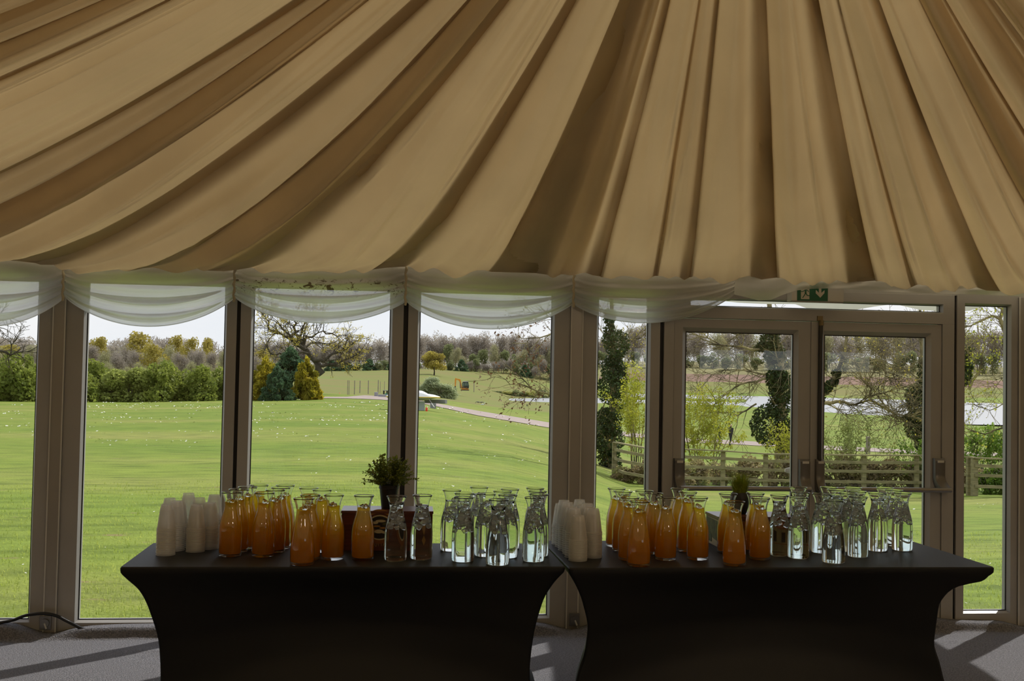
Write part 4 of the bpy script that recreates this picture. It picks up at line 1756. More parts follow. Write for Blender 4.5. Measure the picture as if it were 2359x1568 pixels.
# ---- grass plant on the picture box
pc = on_z(1712, 1186, TZ + HB2)
pg = thing('potted_grass', 'tufty green grass plant in a round black pot on the picture box', 'plant', (pc[0], BX2['fl'][1] + .115, TZ + HB2))
mb = MB()
mb.lathe([(0, 0), (.028, 0), (.032, .004), (.042, .035), (.0455, .06), (.043, .088), (.037, .104), (.034, .104), (.033, .096), (0, .092)], 32)
mb.build('pot', m_pot, pg, smooth='auto')
bl = []
for k in range(520):
    q = rgp.uniform(0, 2 * math.pi)
    r0 = .030 * math.sqrt(rgp.uniform())
    lean = rgp.uniform(.0, .42) * (r0 / .03) + abs(rgp.normal(0, .07))
    L = rgp.uniform(.06, .108)
    p = np.array([r0 * math.cos(q), r0 * math.sin(q), .095])
    if k < 26:
        lean, L = rgp.uniform(.55, .95), rgp.uniform(.06, .09)
    d = np.array([math.cos(q) * math.sin(lean), math.sin(q) * math.sin(lean), math.cos(lean)])
    s = np.array([-math.sin(q), math.cos(q), 0])
    bend = np.array([math.cos(q), math.sin(q), -.4]) * L * lean * .35
    w = .0016
    a, b, c = p, p + d * L * .55, p + d * L + bend
    bl.append([a - s * w, a + s * w, b + s * w * .8, b - s * w * .8])
    bl.append([b - s * w * .8, b + s * w * .8, c + s * w * .12, c - s * w * .12])
link('blades', quads_mesh('blades', np.array(bl), leafmat('grass_blade', (.14, .22, .018), (.42, .48, .06), 30, .5, .4)), pg)
# ================================================================== OUTSIDE
# ground heights: columns are directions (photograph column at the horizon), rows are distances
DIST = [6.72, 9, 12, 16, 20, 25, 31, 38, 45, 52, 60, 68, 76, 88, 98, 110, 130, 150, 175, 200, 215, 235, 248, 262, 285, 300, 318, 335, 360, 385, 400, 440, 520, 700]
GC = {
    -900: [(6.72, -.10), (20, -.25), (31, -.4), (60, -.7), (88, -.98), (110, -.8), (150, .4), (200, 2), (300, 5), (400, 8), (520, 10), (700, 14)],
    300: [(6.72, -.10), (20, -.25), (31, -.4), (60, -.7), (88, -.98), (110, -.8), (150, .4), (200, 2), (300, 5), (400, 8), (520, 10), (700, 14)],
    740: [(6.72, -.10), (20, -.22), (31, -.32), (60, -.47), (88, -.55), (110, -.80), (130, -.90), (150, -.85), (200, -.4), (262, .6), (318, 1.7), (400, 2.2), (520, 3.2), (700, 6)],
    990: [(6.72, -.10), (20, -.22), (31, -.34), (45, -.42), (60, -.52), (76, -.75), (88, -.85), (110, -1.1), (150, -1.5), (200, -1.4), (235, -.5), (262, .5), (318, 2.9), (400, 3.3), (520, 4), (700, 6)],
    1180: [(6.72, -.10), (20, -.35), (31, -.62), (45, -.9), (60, -1.15), (76, -1.5), (88, -1.75), (110, -2.1), (150, -2.75), (200, -3.45), (235, -3.84), (240, -3.95), (252, -4.05), (262, -3.8), (285, -2.9), (318, 0.0), (335, 1.6), (360, 3.2), (400, 3.6), (520, 4.2), (700, 6)],
    1290: [(6.72, -.10), (20, -.5), (31, -.95), (45, -1.35), (60, -1.7), (76, -2.1), (88, -2.35), (110, -2.6), (150, -3.1), (200, -3.65), (230, -3.84), (238, -4.1), (262, -4.2), (285, -3.95), (300, -3.6), (318, -2.6), (360, 1), (400, 3.1), (520, 4.2), (700, 7)],
    1450: [(6.72, -.10), (20, -.85), (31, -1.5), (45, -2.2), (60, -2.8), (76, -3.2), (88, -3.4), (110, -3.55), (150, -3.68), (200, -3.78), (240, -3.84), (248, -4.1), (262, -4.1), (275, -3.82), (310, -3.8), (322, -4.1), (360, -4.1), (385, -3.8), (400, -2.8), (520, 7), (700, 12)],
    1700: [(6.72, -.10), (20, -.85), (31, -1.55), (45, -2.3), (60, -2.9), (76, -3.3), (88, -3.5), (110, -3.6), (150, -3.7), (200, -3.8), (240, -3.84), (248, -4.1), (258, -4.1), (268, -3.82), (310, -3.8), (322, -4.1), (370, -4.1), (385, -3.8), (400, -2.6), (520, 7), (700, 13)],
    1850: [(6.72, -.10), (20, -.85), (31, -1.55), (45, -2.3), (60, -2.9), (76, -3.3), (88, -3.5), (110, -3.6), (150, -3.7), (200, -3.8), (222, -3.84), (230, -4.1), (300, -4.2), (385, -3.9), (400, -2.8), (520, 7), (700, 13)],
    2050: [(6.72, -.10), (20, -.85), (31, -1.5), (45, -2.25), (60, -2.9), (76, -3.3), (88, -3.5), (110, -3.62), (150, -3.72), (190, -3.82), (205, -4.05), (300, -4.2), (370, -4.0), (385, -3.8), (400, -2.8), (520, 7), (700, 13)],
    2300: [(6.72, -.10), (20, -.75), (31, -1.4), (45, -2.15), (60, -2.8), (76, -3.2), (88, -3.4), (110, -3.6), (140, -3.80), (152, -4.05), (300, -4.2), (340, -4.0), (360, -3.8), (400, -2.4), (520, 6), (700, 12)],
    3300: [(6.72, -.10), (20, -.75), (31, -1.4), (45, -2.15), (60, -2.8), (76, -3.2), (88, -3.4), (110, -3.6), (140, -3.80), (152, -4.05), (300, -4.2), (340, -4.0), (360, -3.8), (400, -2.4), (520, 6), (700, 12)],
}
GCX = sorted(GC)
WATER_Z = -3.86


def hz(px):
    """photograph row of the horizon at a column"""
    # CF.z + a CR.z - b CU.z = 0
    a = (px - 1179.5) / FPX
    return 784 + FPX * (CF[2] + a * CR[2]) / CU[2]


def dirh(px):
    d = ray(px, hz(px))
    d = np.array([d[0], d[1], 0.0])
    return d / np.linalg.norm(d)


def zcol(c, d):
    t = GC[c]
    # planes between nodes: linear in distance
    return float(np.interp(d, [a for a, b in t], [b for a, b in t]))


def zt(px, d):
    px = min(max(px, GCX[0]), GCX[-1])
    for a, b in zip(GCX[:-1], GCX[1:]):
        if px <= b:
            w = (px - a) / (b - a)
            return zcol(a, d) * (1 - w) + zcol(b, d) * w


def G(px, d, lift=0.0):
    """point of the ground in that direction and distance"""
    h = dirh(px)
    return np.array([h[0] * d, h[1] * d, zt(px, d) + lift])


def row_at(px, d):
    return to_px(G(px, d))[1]


def GY(px, py, lo=7.0, hi=340.0):
    """point of the ground seen at a photograph pixel (nearest hit)"""
    pd = lo
    for d in np.geomspace(lo, hi, 160):
        p = G(px, d)
        # column shift with height is tiny; refine in d only
        if to_px(p)[1] <= py:
            a, b = pd, d
            for _ in range(24):
                m = (a + b) / 2
                if to_px(G(px, m))[1] <= py:
                    b = m
                else:
                    a = m
            return G(px, b), b
        pd = d
    return G(px, hi), hi


def grass_material():
    m, nt, out = new_mat('lawn_grass')
    t = nt.nodes.new('ShaderNodeTexCoord')
    b = nt.nodes.new('ShaderNodeBsdfPrincipled')
    b.inputs['Roughness'].default_value = .85
    b.inputs['Specular IOR Level'].default_value = .15
    n1 = nt.nodes.new('ShaderNodeTexNoise')
    n1.inputs['Scale'].default_value = .13
    n1.inputs['Detail'].default_value = 5
    mp_ = nt.nodes.new('ShaderNodeMapping')
    mp_.inputs['Scale'].default_value = (.55, 1.6, 1)
    nt.links.new(t.outputs['Object'], mp_.inputs[0])
    nt.links.new(mp_.outputs[0], n1.inputs['Vector'])
    r1 = ramp(nt, [(.33, (.145, .215, .026)), (.5, (.19, .245, .036)), (.68, (.245, .26, .062))])
    nt.links.new(n1.outputs['Fac'], r1.inputs[0])
    n2 = nt.nodes.new('ShaderNodeTexNoise')
    n2.inputs['Scale'].default_value = 2.4
    n2.inputs['Detail'].default_value = 6
    nt.links.new(mp_.outputs[0], n2.inputs['Vector'])
    r2 = ramp(nt, [(.30, (.62, .66, .6)), (.5, (1, 1, 1)), (.72, (1.22, 1.2, 1.2))])
    nt.links.new(n2.outputs['Fac'], r2.inputs[0])
    mu = nt.nodes.new('ShaderNodeMix')
    mu.data_type = 'RGBA'
    mu.blend_type = 'MULTIPLY'
    mu.inputs['Factor'].default_value = 1
    nt.links.new(r1.outputs[0], mu.inputs['A'])
    nt.links.new(r2.outputs[0], mu.inputs['B'])
    # worn brownish scars
    n3 = nt.nodes.new('ShaderNodeTexNoise')
    n3.inputs['Scale'].default_value = 1.35
    n3.inputs['Detail'].default_value = 7
    n3.inputs['Roughness'].default_value = .66
    mp3 = nt.nodes.new('ShaderNodeMapping')
    mp3.inputs['Scale'].default_value = (.8, 2.4, 1)
    nt.links.new(t.outputs['Object'], mp3.inputs[0])
    nt.links.new(mp3.outputs[0], n3.inputs['Vector'])
    r3 = ramp(nt, [(.63, (0, 0, 0)), (.70, (1, 1, 1))])
    nt.links.new(n3.outputs['Fac'], r3.inputs[0])
    m2 = nt.nodes.new('ShaderNodeMix')
    m2.data_type = 'RGBA'
    nt.links.new(r3.outputs[0], m2.inputs['Factor'])
    nt.links.new(mu.outputs['Result'], m2.inputs['A'])
    m2.inputs['B'].default_value = (.24, .20, .085, 1)
    nt.links.new(m2.outputs['Result'], b.inputs['Base Color'])
    n4 = nt.nodes.new('ShaderNodeTexNoise')
    n4.inputs['Scale'].default_value = 26
    n4.inputs['Detail'].default_value = 4
    nt.links.new(t.outputs['Object'], n4.inputs['Vector'])
    bp = nt.nodes.new('ShaderNodeBump')
    bp.inputs['Strength'].default_value = .55
    bp.inputs['Distance'].default_value = .05
    nt.links.new(n4.outputs['Fac'], bp.inputs['Height'])
    nt.links.new(bp.outputs[0], b.inputs['Normal'])
    nt.links.new(b.outputs[0], out.inputs[0])
    return m


m_lawn = grass_material()
m_field = P('field_turf', (.185, .215, .062), .95, spec=.1, var=.3, scale=.035, col2=(.215, .195, .075), stretch=(1, 2.5, 1))
m_straw = P('field_straw', (.27, .25, .12), .95, spec=.1, var=.3, scale=.03)
m_soil = P('field_soil', (.26, .17, .13), .95, spec=.1, var=.3, scale=.05)
m_path = P('gravel_path', (.40, .33, .30), .95, spec=.1, var=.15, scale=1.5)
pxs = sorted(set(list(range(-900, 3301, 60)) + GCX))
ds = []
for a, b in zip(DIST[:-1], DIST[1:]):
    ds += [a, (a + b) / 2]
ds.append(DIST[-1])
mb = MB()
pts = [[tuple(G(px, d)) for d in ds] for px in pxs]
mb.grid(pts)
k = 0
mi = []
for i in range(len(pxs) - 1):
    for j in range(len(ds) - 1):
        px, d = pxs[i], ds[j]
        z = pts[i][j][2]
        s = 0
        if px < 1330:
            if d >= 128:
                s = 1
        elif d >= 388:
            h_ = z
            s = 3 if 0.0 < h_ < 1.6 else (2 if h_ > 1.6 else 1)
        mi.append(s)
mb.mi = mi
gr = struct(mb.build('ground', [m_lawn, m_field, m_straw, m_soil], smooth=True), 'green lawn running down to the pond and up to the field', 'lawn')
gr['kind'] = 'structure'
m_pond = P('pond_water', (.30, .31, .32), .42, spec=1.0, bump=.6, bscale=.6)
mb = MB()
mb.add([(-40, 150, WATER_Z), (700, 90, WATER_Z), (700, 420, WATER_Z), (60, 420, WATER_Z), (-40, 330, WATER_Z)], [(0, 1, 2, 3, 4)])
struct(mb.build('pond', m_pond), 'pale pond reflecting the bright sky', 'pond')

# gravel path: upper and lower edge in the photograph
up = [(700, 916), (740, 914.5), (800, 914), (840, 910.5), (880, 912.5), (960, 921), (1000, 928), (1100, 946), (1270, 974), (1400, 990), (1560, 1009), (1700, 1015), (1900, 1027), (2140, 1038), (2360, 1046)]
lo_ = [(700, 918.5), (740, 917.5), (800, 918), (840, 919), (880, 921), (960, 927), (1000, 934.5), (1100, 957), (1270, 986), (1400, 1000), (1560, 1018), (1700, 1024), (1900, 1036), (2140, 1046), (2360, 1054)]
rows_ = []
for px in np.arange(700, 2361, 20):
    a = GY(px, np.interp(px, [q[0] for q in lo_], [q[1] for q in lo_]))[0]
    b = GY(px, np.interp(px, [q[0] for q in up], [q[1] for q in up]))[0]
    rows_.append([tuple(a + (b - a) * s + np.array([0, 0, .03])) for s in (0, .33, .66, 1)])
mb = MB()
mb.grid(rows_)
struct(mb.build('path', m_path, smooth=True), 'pinkish gravel path across the lawn', 'path')

# ---- foliage builders ------------------------------------------------------
def cloud(rgn, blobs, n, size, asp=1.0, shell=.55, hang=0.0, vert=0.0):
    """n leaf quads spread over ellipsoid blobs (cx,cy,cz,rx,ry,rz); returns (n,4,3)"""
    B = np.array(blobs, float)
    vol = np.prod(B[:, 3:], axis=1) ** (2 / 3)
    idx = rgn.choice(len(B), n, p=vol / vol.sum())
    d = rgn.normal(size=(n, 3))
    d /= np.linalg.norm(d, axis=1)[:, None]
    rad = shell + (1 - shell) * rgn.uniform(size=n) ** .6
    c = B[idx, :3] + d * B[idx, 3:] * rad[:, None]
    a = rgn.normal(size=(n, 3)) + d * .35
    a[:, 2] -= hang
    if vert:
        a[:, 2] += vert * np.where(rgn.uniform(size=n) < .5, 1, -1)
    a /= np.linalg.norm(a, axis=1)[:, None]
    b = np.cross(a, rgn.normal(size=(n, 3)))
    b /= np.linalg.norm(b, axis=1)[:, None] + 1e-9
    s = size * rgn.uniform(.6, 1.35, size=n)[:, None]
    a = a * s * asp / 2
    b = b * s / 2
    return np.stack([c - a, c + b * .8, c + a, c - b * .8], axis=1)


def lumpy(rgn, rx, ry, h, k, base=0.0, lump=.45):
    """blobs that make an irregular crown of half widths rx, ry and height h"""
    out = []
    for _ in range(k):
        q, v = rgn.uniform(0, 2 * math.pi), rgn.uniform(0, 1)
        e = math.sqrt(max(.05, 1 - (v - .35) ** 2 / .45))
        rr = rgn.uniform(.25, .75) * e
        s = lump * rgn.uniform(.7, 1.2)
        out.append((rx * rr * math.cos(q), ry * rr * math.sin(q), base + h * (.12 + .72 * v), rx * s, ry * s, h * s * .55))
    return out


def grow(rgn, p, d, L, r, lev, out, tips, up=.15, wig=.28, nb=(2, 4), taper=.62, lr=(.55, .8), minr=.004):
    """recursive crooked branches -> list of (points, radii)"""
    n = 5
    pts, rad = [p.copy()], [r]
    dd = d / np.linalg.norm(d)
    for k in range(n):
        dd = dd + rgn.normal(0, wig, 3) / (1 + .3 * k) * .6
        dd[2] += up * .25
        dd /= np.linalg.norm(dd)
        p = p + dd * L / n
        pts.append(p.copy())
        rad.append(max(minr, r * (1 - (1 - taper) * (k + 1) / n)))
    out.append((pts, rad))
    if lev == 0:
        tips.append(p)
        return
    m = rgn.integers(nb[0], nb[1] + 1)
    for k in range(m):
        i = n if k == 0 else int(rgn.integers(2, n + 1))
        side = rgn.normal(0, 1, 3)
        side -= dd * side.dot(dd)
        side /= np.linalg.norm(side) + 1e-9
        ang = rgn.uniform(.35, .95) if k else rgn.uniform(.1, .4)
        nd = dd * math.cos(ang) + side * math.sin(ang)
        grow(rgn, pts[i].copy(), nd, L * rgn.uniform(*lr), max(minr, rad[i] * rgn.uniform(.55, .8)), lev - 1, out, tips, up, wig, nb, taper, lr, minr)


def tubes(segs, sides=(7, 5, 4, 3), thr=(.09, .03, .012)):
    mb = MB()
    for pts, rad in segs:
        r = max(rad)
        s = sides[0] if r > thr[0] else sides[1] if r > thr[1] else sides[2] if r > thr[2] else sides[3]
        mb.tube(pts, rad, s, cap=False)
    return mb


m_bark = P('bark', (.085, .075, .055), .9, spec=.1, var=.4, scale=3)
m_barkg = P('bark_mossy', (.37, .31, .15), .9, spec=.1, var=.4, scale=2, col2=(.07, .06, .04))
m_twig = P('twig', (.24, .20, .165), .9, spec=.1, var=.35, scale=.5)
L_hedge = leafmat('hedge_leaf', (0.155, 0.205, 0.035), (0.36, 0.41, 0.085), 1.1, 0.55)
L_hedge2 = leafmat('hedge_leaf_pale', (0.25, 0.29, 0.07), (0.45, 0.50, 0.14), 1.1, 0.58)
L_gold = leafmat('golden_conifer', (0.169, 0.169, 0.016), (0.598, 0.481, 0.039), .9, 0.5)
L_dark = leafmat('dark_conifer', (0.046, 0.098, 0.052), (0.130, 0.221, 0.104), .9, 0.5)
L_oak = leafmat('oak_leaf', (0.390, 0.325, 0.065), (0.620, 0.520, 0.091), .8, 0.5)
L_olive = leafmat('olive_leaf', (0.325, 0.273, 0.065), (0.546, 0.468, 0.104), .35, 0.5)
L_haze = leafmat('twig_haze', (0.27, 0.235, 0.20), (0.50, 0.45, 0.385), .25, 0.5)
L_hazeg = leafmat('twig_haze_green', (0.29, 0.28, 0.15), (0.50, 0.48, 0.27), .25, 0.5)
L_wood = leafmat('wood_green', (0.169, 0.208, 0.091), (0.325, 0.351, 0.156), .3, 0.5)
L_willow = leafmat('willow_leaf', (0.338, 0.390, 0.221), (0.546, 0.598, 0.364), .8, 0.5)
L_ivy = leafmat('ivy_leaf', (.02, .04, .012), (.07, .11, .03), 2.2, .3, .4)
L_yel = leafmat('spring_leaf', (0.286, 0.325, 0.026), (0.572, 0.559, 0.072), 1.6, 0.5)
L_pale = leafmat('pale_leaf', (0.195, 0.247, 0.058), (0.429, 0.468, 0.156), 1.6, 0.5)
L_fresh = leafmat('fresh_leaf', (0.078, 0.156, 0.016), (0.247, 0.377, 0.052), 1.8, 0.5)
L_bram = leafmat('bramble_leaf', (0.247, 0.195, 0.111), (0.442, 0.364, 0.182), 2.2, 0.5, c3=(.24, .33, .06))
L_reed = leafmat('reed', (0.338, 0.351, 0.091), (0.520, 0.507, 0.156), .6, 0.5)
L_seed = leafmat('seed_bunch', (.10, .045, .022), (.20, .10, .05), 3, .3)
R = np.random.default_rng(11)


def plant(name, label, cat, px, d, meshes, rotz=0.0, scale=1.0, group=None, lift=0.0):
    """meshes: list of (part name, mesh)"""
    p = G(px, d, lift)
    t = thing(name, label, cat, p, rotz, group)
    if scale != 1.0:
        t.scale = scale if isinstance(scale, tuple) else (scale,) * 3
    for n_, me in meshes:
        link(n_, me, t)
    return t


def px_h(px, d, py):
    """height above ground of a photograph row at that distance"""
    g = G(px, d)
    h = dirh(px)
    k = (h[0] * CF[0] + h[1] * CF[1])
    # solve by bisection
    lo, hi = -5.0, 120.0
    for _ in range(40):
        m = (lo + hi) / 2
        if to_px(g + np.array([0, 0, m]))[1] > py:
            lo = m
        else:
            hi = m
    return lo


def m_per_px(d):
    return d / FPX


# ---- hedge at the far end of the lawn, shrub by shrub
def shrub_mesh(name, mat, w, h, n, size, k=9, seed=0, lump=.45, asp=1.2, shell=.5, foot=0):
    r = np.random.default_rng(seed)
    bl = lumpy(r, w / 2, w / 2 * .8, h, k, lump=lump)
    for j in range(foot):
        bl.append((w * (.45 * (2 * j / max(1, foot - 1) - 1)), r.uniform(-.2, .2) * w, h * .14, w * .2, w * .2, h * .17))
    return quads_mesh(name, cloud(r, bl, n, size, asp, shell), mat)


HED = [shrub_mesh('foliage', L_hedge, 1, 1, 4200, .066, 14, 21, foot=5), shrub_mesh('foliage', L_hedge, 1, 1, 4200, .066, 14, 22, foot=5), shrub_mesh('foliage', L_hedge2, 1, 1, 4200, .062, 14, 23, foot=5), shrub_mesh('foliage', L_hedge, 1, 1, 4000, .07, 12, 24, foot=5)]
stem_me = tubes([([(0, 0, 0), (.03, .01, .25), (.01, 0, .5)], [.035, .025, .012]), ([(0, 0, .1), (-.12, .02, .35), (-.2, .03, .55)], [.02, .015, .008])]).mesh('trunk', m_bark)
hp = [(-60, 838, 60), (-12, 835, 62), (38, 812, 72), (84, 838, 58), (140, 840, 70), (185, 836, 64), (222, 838, 70), (262, 846, 62), (300, 842, 60), (336, 852, 58), (372, 832, 62), (396, 834, 46), (430, 852, 58), (464, 848, 58), (500, 846, 50), (535, 850, 55)]
kinds_ = [0, 1, 3, 0, 1, 0, 1, 2, 2, 0, 3, 0, 0, 1, 0, 1]
hl = ['cut off by the left edge', 'with a flat top, in the left pane', 'rounded and tallest, in the left pane', 'half behind the left post', 'hidden by the left post', 'just right of the left post', 'bright green, left in the wide hedge row',
      'duller olive one', 'dull olive with thin top', 'low and dark in the middle', 'tall peaked one', 'narrow upright one with a round head', 'low wide one', 'bright fresh green one', 'small one beside the window joint', 'behind the window joint']
for k, (px, py, w) in enumerate(hp):
    d = 87 + 1.5 * math.sin(k * 2.3)
    h = px_h(px, d, py) * 1.06
    wm = w * 1.55 * m_per_px(d)
    plant('hedge_shrub', 'green hedge shrub at the lawn end, %s' % hl[k], 'shrub', px, d, [('foliage', HED[kinds_[k]]), ('trunk', stem_me)], k * 1.1, (wm, wm, h), 'hedge shrubs at the end of the lawn', -.1)

# ---- clump of conifers
def conifer_mesh(mat, seed, n=5200, size=.07):
    r = np.random.default_rng(seed)
    bl = []
    for _ in range(60):
        v = r.uniform(0, 1) ** 1.2
        q = r.uniform(0, 6.28)
        rr = (1 - v) ** .65 * .5 * r.uniform(.45, .98)
        bl.append((rr * math.cos(q), rr * math.sin(q), .04 + v * .93, .10 * (1.1 - v * .6), .10 * (1.1 - v * .6), .085))
    return quads_mesh('foliage', cloud(r, bl, n, size, 2.0, .5, hang=-.6), mat)


CG, CD = conifer_mesh(L_gold, 5), conifer_mesh(L_dark, 6)
trk = MB().tube([(0, 0, 0), (0, 0, .8)], [.03, .008], 6).mesh('trunk', m_bark)
for px, py, w, me, d, lb in ((612, 826, 92, CG, 84, 'golden conifer at the left of the conifer clump'), (668, 806, 112, CD, 88, 'tall dark blue-green conifer between two golden ones'), (706, 826, 80, CG, 83, 'golden conifer at the right end of the conifer clump'),
                             (640, 846, 76, CD, 82, 'low dark conifer in front of the tall one')):
    h = px_h(px, d, py)
    wm = w * m_per_px(d)
    plant('conifer', lb, 'conifer', px, d, [('foliage', me), ('trunk', trk)], px * .1, (wm * 1.05, wm, h), 'conifers at the end of the lawn', -.05)

# ---- old oak with crooked limbs
def place_tree(name, label, px, d, segs, leaves, lmat, bmat, cat='tree', group=None, extra=()):
    t = plant(name, label, cat, px, d, [], group=group, lift=-.1)
    tubes(segs).build('branches', bmat, t, smooth=True)
    if leaves is not None:
        link('foliage', quads_mesh('foliage', leaves, lmat), t)
    for n_, me in extra:
        link(n_, me, t)
    return t


r = np.random.default_rng(42)
OD = 120
s = m_per_px(OD)                                        # metres per pixel there
g0 = np.array([0.0, 0.0, 0.0])


def lx(px, py, px0, d, dy=0.0):
    """offset from the foot G(px0,d) of a photograph pixel at the same distance (plus dy deeper)"""
    g = G(px0, d)
    q = ray(px, py)
    h = dirh(px0)
    t = (d + dy) / (q[0] * h[0] + q[1] * h[1])
    return EYEP + q * t - g - np.array([0, 0, -.1])


segs, tips = [], []
o0 = 742
limbs = [[(742, 862), (733, 840), (716, 822), (700, 800), (690, 785)], [(722, 830), (745, 832), (765, 815), (790, 803), (812, 792)], [(735, 842), (752, 840), (775, 838), (800, 826), (820, 818)],
         [(704, 806), (684, 793), (668, 780), (650, 770), (636, 764)], [(690, 785), (680, 770), (676, 752), (682, 745), (672, 730)], [(690, 786), (668, 772), (650, 756), (640, 740)], [(640, 768), (626, 762), (618, 752), (614, 735), (605, 722)],
         [(690, 785), (706, 776), (725, 772), (745, 762)], [(745, 762), (765, 768), (788, 772), (802, 778)], [(652, 818), (638, 817), (622, 812), (615, 795)], [(710, 814), (690, 812), (668, 814), (650, 818)],
         [(700, 800), (716, 790), (742, 790), (772, 798)], [(690, 785), (696, 765), (700, 748), (712, 735)]]
rad0 = [.42, .20, .20, .22, .18, .15, .13, .15, .09, .10, .14, .14, .12]
for li, (lm, r0) in enumerate(zip(limbs, rad0)):
    dy = r.uniform(-2.5, 2.5)
    pts_ = [lx(a, b, o0, OD, dy * k / (len(lm) - 1)) for k, (a, b) in enumerate(lm)]
    # smooth and crook
    fine = []
    for k in range(len(pts_) - 1):
        for w in (0, .5):
            fine.append(pts_[k] + (pts_[k + 1] - pts_[k]) * w + r.normal(0, .10, 3) * (w > 0))
    fine.append(pts_[-1])
    n = len(fine)
    segs.append((fine, [r0 * (1 - .68 * k / (n - 1)) for k in range(n)]))
    for k in range(2, n):
        if li == 0 and k < 5:
            continue
        for _ in range(2):
            dd = fine[k] - fine[k - 1]
            dd = dd / np.linalg.norm(dd) + r.normal(0, .75, 3)
            grow(r, fine[k].copy(), dd, r.uniform(.9, 1.9), r0 * .28, 2, segs, tips, .15, .35, (2, 3), .6, (.55, .8), .014)
bl = [(p[0], p[1], p[2], .42, .42, .28) for p in tips[::2] if p[2] > 1.2]
place_tree('old_oak', 'gnarled old oak with yellow-green new leaves behind the conifers', o0, OD, segs, cloud(r, bl, 6500, .115, 1.2, .2), L_oak, m_bark)

# lone field oak
r = np.random.default_rng(8)
d = 285
segs, tips = [], []
H = px_h(1000, d, 806)
segs.append(([np.array(q) * H for q in ((0, 0, 0), (.01, 0, .16), (-.01, 0, .32))], [H * .035, H * .025, H * .022]))
for k in range(7):
    q = k * .9
    grow(r, np.array([-.01 * H, 0, .30 * H]), np.array([math.cos(q), math.sin(q), r.uniform(.5, 1.4)]), H * .3, H * .014, 3, segs, tips, .12, .3, (2, 3), .6, (.55, .75), .03)
cr = lumpy(r, H * .62, H * .6, H * .78, 16, H * .2, .34)
place_tree('field_oak', 'lone round-headed oak standing in the field', 1000, d, segs, cloud(r, cr, 3800, .34, 1.2, .3), L_olive, m_bark)

# ---- the woods: trees of a few sorts, each its own object
def bare_tree(seed, mat, nleaf, size, crown=(.34, .34), low=.3):
    r = np.random.default_rng(seed)
    segs, tips = [], []
    segs.append(([np.array((0, 0, 0.)), np.array((.01, 0, .25)), np.array((0, .01, .5))], [.016, .012, .008]))
    for k in range(6):
        q = k * 1.07 + r.uniform(0, .5)
        grow(r, np.array([0, 0, .26 + .04 * k]), np.array([math.cos(q) * .8, math.sin(q) * .8, 1.0]), .20, .006, 2, segs, tips, .25, .25, (2, 4), .6, (.5, .75), .0014)
    bl = lumpy(r, crown[0], crown[1], (1 - low) * .9, 9, low * .9, .62)
    return [('trunk', tubes(segs, (5, 4, 3, 3), (.012, .006, .003)).mesh('trunk', m_twig)), ('twigs', quads_mesh('twigs', cloud(r, bl, nleaf, size, 3.6, .05, hang=-.15, vert=.6), mat))]


def leafy_tree(seed, mat, n=1500, size=.05, crown=.36, low=.2, k=16):
    r = np.random.default_rng(seed)
    bl = lumpy(r, crown, crown, 1 - low, k, low, .34)
    tr = MB().tube([(0, 0, 0), (.01, 0, .5)], [.02, .012], 5).mesh('trunk', m_twig)
    return [('trunk', tr), ('foliage', quads_mesh('foliage', cloud(r, bl, n, size, 1.2, .45), mat))]


WB = [bare_tree(s_, L_haze, 3400, .017) for s_ in (1, 2, 3)]
WG = [bare_tree(s_, L_hazeg, 3000, .016) for s_ in (4, 5)]
WO = [leafy_tree(s_, L_olive, 2200, .045, .46, .12) for s_ in (6, 7)]
WE = [leafy_tree(s_, L_wood, 1500, .05, .30, .05) for s_ in (8, 9)]
WD = [[('foliage', conifer_mesh(L_dark, 10, 1500, .07))]]


def wood(name, label, group, sets, spots, seed):
    """spots: (px, d, top row, width px)"""
    r = np.random.default_rng(seed)
    for k, (px, d, py, w) in enumerate(spots):
        st = sets[int(r.integers(len(sets)))]
        H = px_h(px, d, py)
        wm = w * m_per_px(d)
        plant(name, label, 'tree', px, d, st, r.uniform(0, 6), (wm * 1.35, wm * 1.35, H), group, -.3)


r = np.random.default_rng(77)
sp = [(px + r.uniform(-8, 8), r.uniform(150, 175), 792 + r.uniform(-9, 14), 46) for px in range(-60, 600, 25)]
wood('woodland_tree', 'bare grey-brown tree in the wood behind the hedge', 'bare trees behind the hedge', WB + WG, sp, 1)
sp = [(px + r.uniform(-8, 8), r.uniform(112, 128), 822 + r.uniform(-10, 12), 44) for px in range(-50, 560, 38)]
wood('young_tree', 'pale greenish young tree just behind the hedge', 'young trees behind the hedge', WG, sp, 2)
for px, d, py, w, lb in ((226, 190, 767, 46, 'olive-yellow tree crown left above the hedge'), (318, 165, 759, 84, 'broad olive-yellow tree crown highest above the hedge'), (352, 150, 785, 60, 'lower olive-yellow crown right of the broad one'), (405, 200, 767, 50, 'olive-brown crown beside the broad olive tree'),
                         (440, 195, 772, 44, 'pale olive crown second from the window joint'), (478, 190, 774, 46, 'olive-brown crown near the window joint'), (600, 170, 800, 60, 'dull yellow tree left of the old oak'), (15, 170, 785, 60, 'olive tree in the left pane with the bare branch')):
    wood('olive_tree', lb, 'olive trees behind the hedge', WO, [(px, d, py, w)], int(px))
sp = [(px + r.uniform(-6, 6), r.uniform(322, 350), 779 + r.uniform(-8, 14) - (6 if px > 850 else 0), 50) for px in range(560, 960, 24)]
wood('woodland_tree', 'bare tree in the wood beyond the old oak', 'bare trees behind the old oak', WB, sp, 3)
sp = [(px + r.uniform(-6, 6), r.uniform(316, 322), 829 + r.uniform(-8, 9), 34) for px in range(770, 960, 17)]
wood('field_edge_bush', 'dark bush along the upper field edge beyond the posts', 'bushes on the upper field edge', WE + WD, sp, 4)
sp = [(px + r.uniform(-6, 6), r.uniform(350, 385), 766 + r.uniform(-8, 12), 54) for px in range(940, 1330, 22)]
